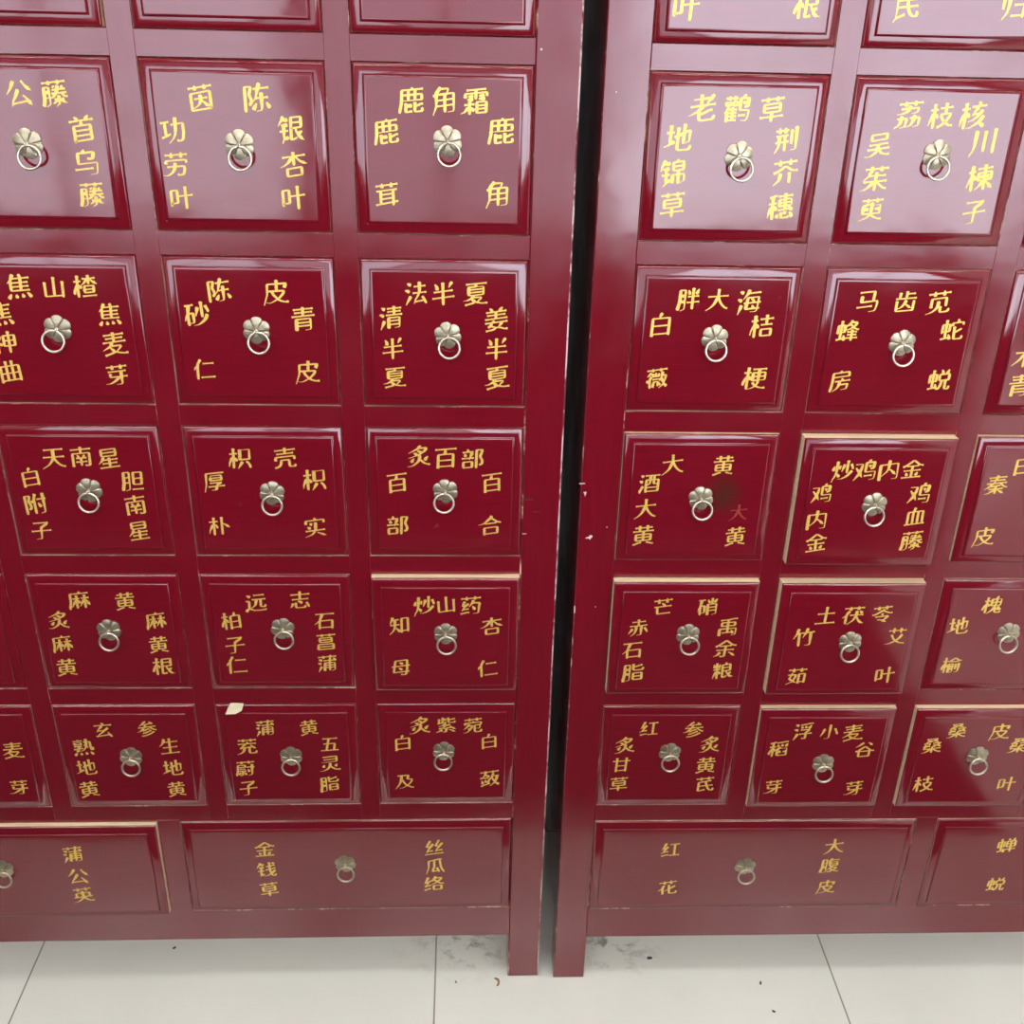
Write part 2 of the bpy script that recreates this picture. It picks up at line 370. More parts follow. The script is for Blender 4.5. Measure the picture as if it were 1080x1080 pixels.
# ------------------------------------------------------------------ brush lettering
# pen strokes of each character: x, y pairs on a 0-98 grid, y down
GLYPHS = {
    '丝': [[21,65,43,64],[34,12,18,42,29,42,32,43,30,46,32,43],[72,12,70,12,55,42,71,42],[85,29,82,29,74,41,71,42,70,47,59,59,57,65],[45,29,38,40,32,43,32,48,22,60,21,65],[57,65,82,64],[13,81,85,81]],
    '乌': [[13,68,68,68],[45,11,42,19],[55,37,58,40,71,38,74,20,25,20,24,52,83,52,80,83,77,86,65,86]],
    '五': [[19,19,79,19],[44,20,35,81],[24,46,70,46,67,81],[13,81,85,81]],
    '仁': [[37,80,86,80],[43,27,81,27],[33,12,24,28,23,37,24,86],[23,37,17,40,12,45,12,50]],
    '余': [[17,56,82,56],[12,39,24,33,50,13,74,33,85,38,89,37],[24,33,29,38,68,38,74,33],[31,67,19,80,13,82],[63,68,67,68,84,82],[50,38,48,85,38,87,33,84]],
    '公': [[61,58,67,63,72,70,74,76,77,77,81,85],[37,14,35,16,26,32,16,43],[47,40,37,58,26,72,24,79],[63,15,72,31,84,43],[24,79,74,76]],
    '内': [[47,45,57,51,71,66],[49,12,47,45,40,57,28,67],[16,86,17,26,81,26,81,83,80,86,68,86]],
    '功': [[61,13,59,48,55,65,47,77,37,85],[46,32,85,32,84,62,80,81,75,86,65,86,61,83],[12,22,38,22],[25,22,25,65],[12,69,38,62,41,60]],
    '劳': [[33,12,33,27],[13,19,85,19],[65,12,65,27],[14,46,15,37,82,37,82,46],[45,46,42,65,35,76,24,83,14,86,10,84],[19,57,76,57,76,72,72,84,57,86,53,83]],
    '半': [[13,61,85,61],[48,12,48,86],[22,14,29,26,28,32],[79,13,75,15,68,29],[18,40,80,40]],
    '南': [[35,42,40,50,38,55],[48,56,48,85],[31,55,67,55],[18,86,18,36,80,36,79,86,67,87,63,85],[61,43,57,55],[30,70,69,70],[49,12,49,35],[13,20,85,20]],
    '厚': [[26,71,86,71],[85,16,19,16,18,61,12,85],[33,56,76,57],[56,71,55,85,43,86],[70,57,68,61,58,65,56,71],[34,36,76,36],[34,36,35,46,76,46,75,26,35,26,34,36]],
    '参': [[44,26,41,39],[22,85,28,86,42,84,63,77,73,70,77,70],[63,40,64,45,74,54,85,61,88,60],[28,71,37,71,65,60],[12,40,86,40],[30,58,35,58,53,50,58,50],[46,11,42,12,31,20,30,24,22,28],[30,24,44,26,70,23],[61,14,68,19,70,23,77,26],[35,41,33,47,24,55,15,61,11,60]],
    '及': [[33,37,37,40,45,56,56,70,76,82,82,85,87,84],[32,17,33,37,31,39,30,51,21,72,13,83],[16,16,62,16,59,37,80,38,74,56,62,71,43,83,35,86,33,85]],
    '叶': [[35,42,86,42],[63,13,63,86],[14,64,35,63,35,21,14,21,14,71]],
    '合': [[53,11,50,17,27,36,14,41,11,40],[50,17,73,35,84,40,87,40],[27,36,30,40,68,40,73,35],[25,82,74,82,74,57,26,57,25,86]],
    '吴': [[48,48,47,61,42,73,38,77,23,85,13,86,9,85],[12,63,86,63],[53,64,57,75,65,81,80,86,88,84],[18,48,81,48],[23,15,75,15,75,33,23,34,23,15]],
    '土': [[13,82,85,82],[49,12,49,82],[18,40,80,40]],
    '地': [[23,12,23,65],[37,46,61,37,67,33,82,28,82,61,75,63],[12,32,33,32],[35,59,33,62,23,65,22,67,12,71],[64,11,64,66],[46,20,46,74,47,82,53,85,80,85,85,82,87,74]],
    '壳': [[20,33,78,33],[13,19,85,19],[49,12,49,32],[14,57,16,45,82,45,83,57],[12,86,22,84,30,79,34,70,35,58,63,58,65,85,84,86,86,79]],
    '夏': [[14,14,84,14],[48,15,47,24],[12,87,40,82,45,78,55,79,58,82,70,85,88,85],[37,62,67,63,67,67,56,75,55,79],[38,55,37,62,33,65,15,72,11,71],[33,65,34,68,45,78],[23,34,75,34],[23,44,75,44],[47,24,23,25,23,52,38,55,74,53,75,26,47,24]],
    '大': [[13,37,45,37,49,39,52,37,85,37],[49,39,36,67,24,79,14,85],[49,12,49,39,57,57,65,69,76,80,83,84,87,84]],
    '天': [[17,18,81,18],[48,48,57,63,67,75,78,82,87,84],[48,18,48,48,42,61,31,75,14,85],[14,46,45,46,48,48,50,46,84,46]],
    '姜': [[22,74,29,71,43,75,46,78,57,77,80,86,86,85],[12,46,86,46],[48,22,48,46],[16,22,83,22],[34,60,29,71],[12,59,86,59],[41,52,39,58],[19,33,79,33],[67,60,66,65,58,74,57,77],[27,10,31,11,34,15,35,22],[14,86,36,84,45,81,46,78],[71,10,67,11,62,21]],
    '子': [[22,17,77,17],[72,18,70,24,50,37,48,85,34,86],[13,51,86,51]],
    '实': [[57,72,82,85],[14,63,84,63],[52,32,50,59,44,71,36,79,17,85],[30,33,37,37],[21,47,31,53],[16,33,16,21,51,21,82,21,82,33],[48,11,51,21]],
    '小': [[50,13,49,84,44,86,35,86],[73,35,86,66],[27,33,25,35,20,52,13,66]],
    '山': [[49,13,49,80],[17,30,18,80,80,80],[80,30,80,86]],
    '川': [[22,17,21,61,17,77,12,85],[50,20,50,79],[80,16,80,86]],
    '归': [[51,48,82,48],[48,19,82,19,82,85],[34,11,33,56,31,69,22,84],[16,22,16,58],[46,79,82,79]],
    '志': [[48,12,48,45],[40,55,44,55,56,63],[32,63,32,82,36,85,66,85,70,81,70,76],[18,46,80,46],[12,24,85,24],[21,65,15,79,11,82],[75,63,82,77,84,83]],
    '房': [[45,66,77,66,73,85,60,86],[46,53,45,66,41,74,35,82,27,86],[30,52,84,52],[54,42,56,46,56,52],[49,12,50,19],[19,35,80,35,79,19,21,19,19,55,16,76,12,85,13,89]],
    '星': [[13,85,84,85],[49,49,49,84],[24,69,76,69],[24,55,79,55],[23,27,75,27],[30,46,27,47,24,55,14,64],[75,27,74,41,23,40,23,14,75,14,75,27]],
    '曲': [[16,81,81,81],[16,86,17,29,81,29,82,86],[16,55,81,55],[38,12,38,81],[59,12,59,81]],
    '木': [[14,33,45,33,49,37,53,33,84,33],[49,37,56,43,68,61,85,75],[49,12,49,86],[49,37,41,44,30,60,13,75]],
    '朴': [[29,12,29,86],[28,41,23,44,12,66,12,71],[60,39,67,39,85,54],[60,12,60,86],[12,28,43,28],[28,41,31,40,36,43,42,52,42,57]],
    '杏': [[48,12,48,51],[13,24,85,24],[55,25,59,32,69,42,85,50],[42,25,40,31,28,43,14,51,10,51],[72,84,25,84,25,61,72,60,72,84]],
    '枝': [[12,28,35,28],[24,11,24,86],[23,41,18,47,10,70],[23,41,30,42,36,52,36,55],[63,12,63,44],[44,25,84,25],[40,86,52,81,66,71,77,56,80,45,63,44,48,45,50,54,56,65,76,82,84,85,90,84]],
    '枳': [[26,45,33,50,38,58],[57,65,45,84],[13,30,38,30],[26,11,26,86],[26,45,21,46,11,67,11,72],[72,65,76,66,81,74,86,85,85,89],[49,17,49,55,83,55,83,17,49,17]],
    '柏': [[46,54,81,54],[23,39,30,42,35,51,34,55],[46,86,46,28,60,27,81,27,81,86],[63,11,60,27],[24,11,22,43,24,49,24,86],[22,46,17,50,11,66,11,72],[12,28,34,28],[46,81,81,81]],
    '核': [[13,28,35,28],[24,12,24,86],[47,46,67,46],[60,23,59,30,52,40,51,45],[24,43,27,41,31,43,35,52],[82,54,70,71,47,84,42,86,38,85],[43,23,86,23],[76,37,71,45,67,46,66,51,62,55,47,65,42,65],[61,10,65,13,67,23],[24,43,18,48,11,65,11,70],[70,71,85,84]],
    '根': [[24,42,31,43,36,51,35,55],[26,11,24,42,26,86],[24,42,19,47,11,65,11,71],[46,48,79,48,79,15,46,16,46,84,62,81],[46,31,79,31],[61,48,64,61,70,67,72,74,84,84,88,84],[81,60,70,67],[12,28,36,28]],
    '桑': [[14,37,39,37,38,42,33,50],[17,45,39,53],[26,21,42,22,45,24,57,24,58,27,72,30],[53,46,59,46,63,49,72,49,83,55],[23,13,67,14],[52,37,84,37],[67,14,66,18,57,22,57,24],[22,31,43,27,45,24],[42,66,38,72,30,78,16,85,12,84],[13,65,51,66,57,65,86,65],[63,49,62,52,52,54,49,58,49,86],[80,38,72,49],[56,66,58,71,70,79,84,85,87,84],[26,50,22,53,13,56]],
    '桔': [[12,28,33,28],[23,40,30,42,35,51,34,53],[42,24,85,24],[22,45,24,47,24,86],[45,44,82,44],[24,11,23,43,18,48,11,65,11,70],[63,12,63,43],[80,83,46,83,46,60,80,60,80,83]],
    '梗': [[12,28,34,28],[62,17,61,67,57,74,51,80,38,86,33,86],[44,65,51,74,64,82,79,86,87,85],[41,17,85,17],[42,43,84,43],[24,42,27,41,31,44,35,51,35,53],[25,11,24,42,25,86],[24,42,19,46,11,65,11,71],[62,57,42,57,42,30,83,29,84,56,62,57]],
    '楂': [[23,44,26,43,31,46,35,57],[62,12,62,41],[12,30,34,30],[46,61,79,61],[63,23,69,26,75,33,86,41],[42,22,63,23,85,22],[39,84,86,84],[24,11,23,44,24,86],[63,23,57,25,46,38,40,42],[23,44,19,47,11,67,11,74],[46,61,47,72,78,72,79,49,47,48,46,61]],
    '楝': [[63,59,69,62,86,81],[23,40,30,42,34,52],[13,28,33,28],[75,41,71,50],[22,45,24,47,24,86],[63,12,63,86],[24,11,23,43,18,48,11,68],[52,41,55,49],[63,59,58,61,48,75,39,81],[41,21,85,21],[63,59,69,57,84,56,83,33,43,34,43,57,57,57,63,59]],
    '榆': [[12,28,31,28,37,31,62,14,80,28,89,29],[21,43,27,45,31,52,31,57],[40,56,57,56],[40,86,40,44,57,44,57,85,52,86],[69,46,69,72],[40,69,57,69],[43,28,47,32,76,32,80,28],[21,43,16,47,10,64,10,70],[82,43,82,84,79,86,74,86],[22,11,22,86]],
    '槐': [[13,28,34,28],[24,11,23,42,24,86],[81,64,83,71],[66,9,62,11,61,16,63,32,58,60,63,61,63,82,67,86,84,86,86,84,87,81],[23,42,18,46,10,65,10,71],[43,35,81,35],[58,60,50,74,37,85],[23,42,30,43,34,52],[76,58,72,72,83,71],[84,75,83,71],[62,20,43,20,43,51,81,51,81,20,62,20]],
    '母': [[50,84,55,87,62,87,67,86,70,82,74,63,76,16,28,16,19,72,82,72],[13,43,85,43],[41,53,53,61],[44,26,57,33]],
    '民': [[18,55,81,55],[48,35,50,52,56,68,61,77,70,84,80,85,83,77,81,72],[18,84,43,77],[18,35,75,35,75,16,18,16,18,84,14,89]],
    '法': [[29,61,16,84],[71,65,77,72,78,78,84,85,83,89],[44,81,78,78],[61,12,61,45,54,62,45,75,44,81],[38,49,84,49],[18,13,29,19],[42,26,81,26],[10,38,13,37,24,43]],
    '浮': [[35,63,84,63],[13,37,26,42],[41,25,45,33],[73,43,71,48,60,58,60,86,50,87,46,85],[40,42,73,43],[17,13,27,19],[57,24,60,33],[38,17,79,12,86,13],[27,61,15,84],[80,22,74,34,71,35]],
    '海': [[11,40,14,39,23,45],[58,36,58,41,65,48,65,54],[47,11,44,21,33,35],[44,21,85,21],[59,64,63,67,63,74],[33,54,87,54],[24,61,16,84],[17,13,27,18],[84,74,39,74,44,36,81,36,77,81,72,86,62,85]],
    '清': [[40,86,40,50,78,50,78,84,76,86,68,86],[16,13,26,19],[32,40,86,40],[59,11,59,39],[36,17,83,17],[40,61,78,61],[37,28,81,28],[40,74,78,74],[25,61,15,84],[9,37,13,37,22,43]],
    '灵': [[76,56,71,66],[19,14,76,14,76,41,19,41],[23,28,76,28],[47,63,51,65,55,70,66,80,82,85,89,84],[49,49,47,63,37,77,23,84,15,86,11,85],[24,55,19,66]],
    '炒': [[23,62,28,63,36,74],[37,28,33,41],[78,26,85,42,85,46],[14,30,11,47],[52,26,46,48],[25,12,24,58,19,76,13,85,13,90],[83,55,66,75,53,82,44,85,39,84],[64,11,64,60]],
    '炙': [[46,17,73,18,72,24,63,33,55,36,55,38,46,43,15,51],[53,9,47,12,46,17,15,30],[46,43,50,49,48,62,41,72,26,83,14,86,11,85],[28,35,36,38,39,43],[79,53,75,55,68,66],[28,56,19,68],[48,62,52,63,66,78,85,85],[41,27,47,29,55,36]],
    '焦': [[22,74,14,87],[24,50,79,50],[52,12,56,17,55,63],[74,72,78,75,85,86],[58,75,61,85],[38,76,40,86],[24,37,78,37],[23,30,24,63,82,63],[32,11,23,30,18,33],[28,23,83,23]],
    '熟': [[31,55,30,66,22,67],[53,39,70,53],[63,11,63,38,60,50,55,59,48,66,43,66],[58,76,61,86],[12,57,47,55],[14,43,44,43],[37,44,36,47,32,49,31,55],[77,76,83,86,87,87],[54,24,78,24,80,62,83,66,87,66,89,61,87,53],[38,77,39,86],[22,75,13,87],[12,17,47,17],[30,11,31,17],[17,26,18,35,43,35,42,25,17,26]],
    '玄': [[26,52,48,52,51,53,48,55,51,53],[43,24,42,32,28,47,26,52],[20,81,77,76],[13,24,85,24],[44,11,50,18,51,24],[70,63,84,84],[70,40,57,51,51,53,50,58,30,73,28,79]],
    '瓜': [[47,17,47,51,38,80,46,80,63,76],[80,14,73,13,24,19,22,58,13,86],[58,62,67,85],[71,14,75,57,80,75,86,83,86,89]],
    '甘': [[12,28,86,28],[29,12,29,86],[29,80,70,80],[70,12,70,85],[29,54,70,54]],
    '生': [[24,28,81,28],[28,13,24,28,22,30,16,41,12,42],[22,55,78,55],[49,12,49,84],[13,84,85,84]],
    '白': [[21,52,77,52],[51,10,47,12,43,26],[21,80,77,80],[21,86,21,26,77,26,77,85]],
    '百': [[23,81,75,81],[23,86,23,36,46,35,75,36,75,86],[23,58,75,58],[13,16,84,16],[48,17,46,35]],
    '皮': [[77,36,81,23,21,23,21,56,12,85],[36,46,40,58,55,74,64,80,80,85,89,84],[21,46,75,47,72,57,58,72,35,84,27,86,23,84],[51,12,51,46]],
    '知': [[56,84,57,19,82,19,82,83],[12,47,47,47],[21,12,19,23,12,35,13,37],[19,23,44,23],[30,23,29,60,22,75,12,85],[56,77,82,77],[29,60,33,61,40,69,46,76,46,79]],
    '石': [[40,18,29,49,16,60],[14,18,84,18],[29,49,79,48,79,86],[30,80,79,80],[29,49,30,86]],
    '砂': [[78,25,86,43,85,46],[12,16,38,16],[18,46,19,82],[81,55,76,66,66,75,54,82,45,85,41,84],[18,46,21,43,36,43,36,75,19,76],[24,16,18,46,11,53,10,59],[65,11,65,60],[52,27,46,48]],
    '硝': [[23,16,17,50,12,52,11,61],[17,50,18,83],[65,12,65,37],[18,43,35,43,35,75,18,76],[48,86,48,38,65,37,82,38,82,82,81,85,73,86],[12,16,36,16],[48,67,82,67],[48,16,53,27,57,29],[84,16,77,27,74,29],[48,52,82,52]],
    '神': [[24,50,31,50,37,57,37,61],[64,12,64,86],[12,26,34,26,35,28,24,50,12,58,11,61],[46,43,84,43],[24,50,24,86],[23,12,27,19],[64,62,84,62,84,25,46,25,46,62,64,62]],
    '禹': [[19,17,48,16,76,12,82,14],[48,16,48,74],[63,66,70,79],[29,75,66,74],[17,86,17,57,81,57,80,86,71,87],[48,44,75,44,75,29,24,28,23,44,48,44]],
    '秦': [[48,55,47,68,48,71,48,86],[49,11,38,42],[22,30,77,30],[32,43,28,51,14,61,11,62],[47,68,22,84,15,84],[17,18,82,18],[66,43,67,48,77,57,85,62,90,61],[28,51,33,56,57,52,63,53],[12,42,86,42],[23,66,42,66,47,68,75,66],[55,68,58,72,76,84]],
    '稻': [[45,65,58,65],[12,37,36,37],[25,16,25,86],[24,48,28,47,31,50,34,58],[44,28,48,37],[24,48,19,51,11,68,11,74],[69,65,83,65],[60,44,56,43,45,50,45,83,83,83,83,47,68,47],[13,18,33,13,37,14],[42,18,80,13,85,14],[84,24,78,37],[61,26,64,35]],
    '穗': [[42,17,85,17],[24,16,23,47,24,86],[14,18,31,13,36,14],[23,47,18,52,11,68,11,73],[43,60,80,58],[63,11,63,59],[78,48,45,48,45,28,82,27,84,47,78,48],[23,47,30,48,34,55,33,58],[12,37,35,37],[78,48,80,58,86,62],[60,66,67,72],[45,38,84,38],[42,73,38,82],[52,70,53,85,74,86,77,81],[79,70,86,80,86,85]],
    '竹': [[60,12,56,29,47,44],[22,29,46,29,52,34],[30,29,30,86],[56,29,86,29],[27,11,24,16,22,29,12,45],[73,29,73,83,68,86,60,85]],
    '粮': [[13,41,38,41],[25,52,21,55,12,72,11,77],[65,52,66,61,69,67,72,69,73,74,84,83,88,83],[49,52,81,52,81,21,49,22,49,84,62,81,66,77],[26,11,26,86],[25,52,32,52,38,63],[49,36,81,36],[39,17,34,32],[14,15,17,31],[63,11,65,21],[84,62,72,69]],
    '紫': [[17,18,17,38],[56,23,84,18],[12,40,47,35],[19,68,32,66,50,67,73,63],[65,47,43,55,32,66],[33,75,13,85],[50,67,49,86,38,87,35,85],[32,11,32,36],[32,20,46,20],[47,42,35,48,35,51,23,54],[56,12,58,36,82,37,85,36,86,31],[61,75,66,75,84,85],[35,51,43,55,42,52,45,52,43,55],[65,56,70,58,73,63,86,71]],
    '红': [[45,81,86,81],[65,20,65,81],[36,32,28,40,17,60,12,63],[46,19,84,19],[11,81,35,76,40,78],[17,60,37,58],[28,12,14,40],[14,40,28,40]],
    '络': [[13,61,35,57],[57,11,50,26,42,33,35,32,31,38,27,40,25,47,19,54,18,60],[55,19,80,19,80,24,65,41,42,53],[12,81,36,74],[50,26,71,46,84,52,89,51],[27,13,14,40],[14,40,27,40],[49,82,81,82,81,60,49,60,49,82]],
    '老': [[36,67,46,66,71,57,76,58],[36,56,36,77,40,85,76,85,80,83,83,75],[48,43,47,47,38,53,36,56,14,65,11,65],[80,16,61,36,60,41],[12,42,85,42],[20,23,66,23,70,27],[43,12,43,41]],
    '胆': [[52,40,82,40],[47,84,86,84],[12,85,17,56,17,14,37,14,37,81,36,85,28,86],[17,35,37,35],[17,56,37,56],[82,40,81,65,52,64,52,16,82,16,82,40]],
    '胖': [[43,61,86,61],[63,12,63,86],[46,40,83,40],[82,16,77,28,74,31],[11,85,17,57,17,15,35,15,35,82,34,86,27,87],[17,36,35,36],[17,57,35,57],[46,17,51,31]],
    '脂': [[48,12,48,36,51,39,81,40,85,37,87,30],[16,35,35,35],[16,56,34,56],[12,89,11,85,16,56,16,14,35,14,35,82,33,86,26,86],[49,68,82,68],[48,25,81,17],[49,68,49,83,82,83,82,53,49,53,49,68]],
    '腹': [[55,11,52,18,46,26,49,33,49,51,58,52,81,51,80,30,42,30,37,31,31,35,17,35],[11,85,17,57,17,14,34,14,34,82,33,86,26,87],[17,57,34,57],[41,85,45,86,58,82,62,78,67,78,70,81,82,86,88,85],[52,66,62,78],[78,63,77,68,67,78],[58,52,56,61,41,72],[56,61,78,63],[49,41,81,41],[52,18,86,19]],
    '艾': [[63,12,63,32],[28,42,38,61,53,75,68,82,85,85],[70,42,64,56,52,69,31,81,14,86,12,85],[14,21,84,21],[34,11,34,32]],
    '芒': [[15,48,82,48],[45,32,54,41,54,48],[65,12,65,30],[13,19,85,19],[25,48,26,81,78,81],[32,12,32,30]],
    '芥': [[65,12,65,28],[13,51,30,45,50,32,70,46,83,50,89,49],[13,20,85,20],[34,55,33,66,30,76,18,85],[32,12,32,28],[64,55,64,86]],
    '芪': [[74,33,23,38,22,84,50,79],[13,19,85,19],[53,36,56,55,66,78,75,85,82,86,86,78,85,75],[23,58,82,58],[64,12,64,26],[33,12,33,26]],
    '花': [[54,37,55,83,60,85,82,85,85,82,86,74],[80,45,41,65],[33,37,27,46,26,52,13,60],[13,19,85,19],[35,12,35,27],[26,52,27,86],[63,12,63,27]],
    '芽': [[13,18,85,18],[17,36,81,36],[33,12,33,26],[24,45,23,57,85,57],[64,12,64,26],[64,36,64,83,62,86,50,86],[55,58,52,63,38,73,21,81,11,81]],
    '苋': [[48,48,48,61,44,70,32,80,18,85,15,85],[33,12,33,26],[13,19,85,19],[56,66,56,80,58,85,82,85,86,76],[24,65,25,36,74,36,74,65],[64,12,64,26]],
    '苓': [[46,48,52,53],[64,12,64,27],[51,32,60,39,79,48,89,48],[32,75,36,74,55,80,56,82,63,86],[9,49,15,50,24,47,51,32,52,30,56,30],[13,19,85,19],[72,61,71,65,55,80],[33,12,33,27],[23,60,72,61]],
    '英': [[65,12,65,28],[32,12,32,28],[14,19,84,19],[13,61,45,61,49,63,52,61,85,61],[48,31,49,63,36,77,22,84,12,85],[49,63,67,80,82,86,88,85],[22,61,22,40,76,40,76,61]],
    '茯': [[13,18,85,18],[37,49,85,49],[64,12,64,25],[60,33,60,57,57,59,51,73,35,86],[22,50,23,86],[32,32,25,41,22,50,17,52,13,56],[70,33,72,33,80,41],[60,57,63,59,71,74,80,83,86,85],[35,12,35,26]],
    '茱': [[13,18,85,18],[26,39,79,40],[46,59,42,61,41,63,25,77,13,84,9,83],[12,58,85,58],[64,12,64,25],[55,59,57,63,67,73,79,81,86,82],[33,12,33,26,27,31,26,39,14,49],[49,31,49,56,46,59,49,62,49,86]],
    '茵': [[48,42,48,58,40,70,30,75],[48,58,54,60,69,75],[29,51,68,51],[33,12,33,24],[13,18,85,18],[63,12,63,24],[79,84,18,84,18,34,79,33,79,84]],
    '茸': [[13,18,85,18],[28,48,70,48],[70,35,70,86],[12,79,85,75],[15,35,82,35],[64,12,64,25],[33,12,33,24],[28,62,70,62],[28,35,28,78]],
    '茹': [[65,12,65,28],[29,35,19,63,45,80],[13,43,45,43,42,56,36,71,27,80,14,86],[13,19,85,19],[57,85,57,40,81,40,81,84],[57,79,81,79],[33,12,33,28]],
    '茺': [[62,44,68,48,70,53,75,55,79,59],[20,57,70,53],[40,37,38,42,27,51,26,56],[58,55,58,79,61,85,83,85,85,83,87,75],[13,36,84,36],[38,56,36,67,32,76,23,83,14,86],[13,18,85,18],[48,27,51,36],[64,12,64,24],[33,12,33,24]],
    '荆': [[12,57,55,57],[14,36,53,36],[82,13,82,82,81,86,72,86],[12,19,54,19],[43,11,43,26],[24,36,22,70,17,81,13,86],[24,11,24,26],[43,36,43,86],[66,22,66,66]],
    '草': [[33,12,33,24],[13,18,85,18],[12,72,85,72],[48,58,48,86],[64,12,64,24],[23,45,75,45],[48,58,75,57,74,32,23,33,23,57,48,58]],
    '荔': [[21,32,76,32,72,46,61,47],[47,26,43,38,37,43,19,48,14,47],[13,61,42,62,40,84,38,86,30,87],[26,55,24,72,19,80,14,85,11,85],[13,17,85,17],[52,61,82,62,80,85,77,87,70,87],[66,55,63,70,59,80,55,84,48,85],[33,12,33,23],[63,12,63,23]],
    '药': [[13,18,85,18],[13,84,40,79,43,81],[64,11,64,23],[33,11,33,24],[19,66,40,64],[40,42,33,48,29,50,19,66],[16,49,29,50],[59,29,55,39,47,50],[55,39,82,40,79,81,76,86,66,86],[26,32,16,49],[56,54,63,64,63,68]],
    '菀': [[31,43,28,50,13,63],[14,43,14,35,84,35,84,43,79,48,77,66,75,68,69,68,66,66],[79,48,55,50,56,82,61,86,82,85,85,80,83,75],[28,50,44,50,42,61,33,74,24,82,17,86,13,85],[27,65,35,70],[13,18,85,18],[65,11,65,24],[33,11,33,24],[48,27,50,34]],
    '菖': [[24,40,72,40],[33,12,33,22],[13,17,85,17],[18,72,80,72],[64,12,64,22],[24,40,26,50,72,50,71,30,26,30,24,31,24,40],[18,72,18,84,80,84,79,60,19,60,18,72]],
    '萸': [[61,49,79,49],[32,12,32,24],[13,18,85,18],[65,12,65,24],[49,28,48,66,35,79,14,86],[48,66,57,75,70,82,81,86,87,85],[40,33,35,32,19,37,19,65,79,65,79,35,60,35],[19,49,37,49]],
    '蒲': [[38,72,82,72],[63,12,63,23,60,28,60,86],[11,47,22,51],[35,36,86,36],[38,60,82,60],[14,31,17,30,26,35],[38,86,40,48,81,48,82,84,81,86,74,87],[25,66,15,85],[33,12,33,23],[12,17,86,17],[74,26,81,30,81,36]],
    '蔚': [[56,44,86,44],[37,65,37,85,36,87,31,87],[13,17,85,17],[23,64,51,64],[77,31,77,83,75,86,67,87],[26,54,47,54],[28,72,22,82],[64,11,64,23],[45,72,50,78,50,84],[33,12,33,23],[60,56,65,68],[17,45,48,43,47,32,17,32,16,65,11,84,12,87]],
    '蔹': [[63,12,63,20],[80,40,77,54,73,66,70,67,70,73,54,86],[61,39,86,40],[12,16,86,16],[11,46,19,42,22,46,41,46],[31,30,47,41],[13,86,15,84,48,76],[65,27,62,30,58,47,45,57,41,72,42,76,43,75,42,76],[16,58,19,74],[30,56,32,68],[58,47,67,66,70,67],[33,12,33,21,30,24,31,30,19,42],[70,73,85,86]],
    '薇': [[33,84,37,64,53,64,53,77,51,81],[27,43,21,56,22,87],[66,51,72,66,75,68,75,75,62,86],[62,60,62,56],[33,54,56,54,62,56],[70,28,66,51,62,56],[33,12,33,22],[34,32,34,43,56,43,56,32],[53,77,61,74],[68,41,83,41,80,59,77,67,75,68],[21,56,17,57,11,63],[12,17,86,17],[27,28,12,41],[75,75,85,85],[45,28,45,43],[63,12,63,22]],
    '藤': [[43,81,52,77,54,74,67,74,72,75,81,81],[61,29,56,48,42,64,16,62],[62,60,62,85,56,87],[13,17,86,17],[41,51,87,51],[73,51,79,61,84,64,89,63],[76,67,72,75],[11,86,16,66,16,31,32,31,33,80,31,86,26,86],[63,12,63,22],[43,40,84,40],[77,30,74,34,74,40],[49,67,54,74],[49,33,47,30],[16,46,33,46],[33,12,33,22]],
    '蛇': [[13,53,39,53,39,27,14,27,13,58],[38,65,43,82],[12,80,40,76],[65,11,68,17,68,24],[26,12,26,77],[56,40,58,84,83,85,86,83,87,75],[56,59,63,58,82,48],[48,33,48,24,86,24,86,33]],
    '蜂': [[50,64,81,64],[59,12,58,18,55,18,53,23,45,30,37,30,37,27,13,28,13,58],[58,18,77,18,75,26,68,35,58,41,45,46,37,46],[24,12,24,78],[36,65,39,83],[37,30,37,53,13,54],[65,47,65,86],[53,23,71,40,85,46,87,45],[45,76,86,76],[12,81,37,76],[48,53,82,53]],
    '蜕': [[71,51,72,84,78,86,85,85,87,76],[58,51,55,72,50,81,44,85,44,82,40,80,36,65],[25,12,25,77],[53,12,58,21,57,29],[12,80,38,76],[13,53,37,53,37,27,14,27,13,58],[78,13,72,28],[71,51,82,51,82,29,48,29,48,51,71,51]],
    '蝉': [[36,66,39,80,38,84],[44,71,86,71],[53,12,57,19],[48,41,83,41],[12,80,37,76],[65,26,65,86],[25,12,26,77],[13,54,37,54,37,26,13,27,13,59],[78,12,73,26],[65,57,83,56,82,26,48,26,48,57,65,57]],
    '血': [[20,81,21,28,78,28,78,81],[11,82,86,82],[46,12,40,31,40,82],[59,28,59,82]],
    '角': [[51,32,51,85],[24,49,79,49],[24,66,79,66],[16,35,24,32,79,32,79,84,77,86,66,86],[36,16,63,17,58,31],[37,12,36,16,31,19,25,28,24,66,16,85]],
    '谷': [[74,53,71,57],[26,55,27,84,71,84,71,57],[26,55,30,57,71,57],[40,13,36,14,21,28,16,30],[60,13,63,14,78,26],[14,57,21,53,26,55,26,50,50,32,74,53,83,57,89,56]],
    '赤': [[49,12,49,41],[75,54,84,68,85,74],[24,55,12,72],[40,41,39,60,36,70,31,79,23,85],[23,22,76,22],[14,41,84,41],[61,41,60,84,59,86,50,86]],
    '远': [[41,17,80,17],[14,17,26,24],[35,36,85,36],[67,36,68,70,82,71,85,69,86,62],[23,76,42,85,72,86,88,83],[51,36,47,60,40,68,35,71],[23,76,13,83,12,88],[11,42,23,42,23,76]],
    '部': [[21,28,24,38],[74,74,80,74,84,69,84,58,76,43,84,17,63,16,63,86],[12,46,52,46],[31,11,33,21],[48,27,45,30,40,46],[14,22,50,22],[17,82,48,82,48,60,17,60,17,82]],
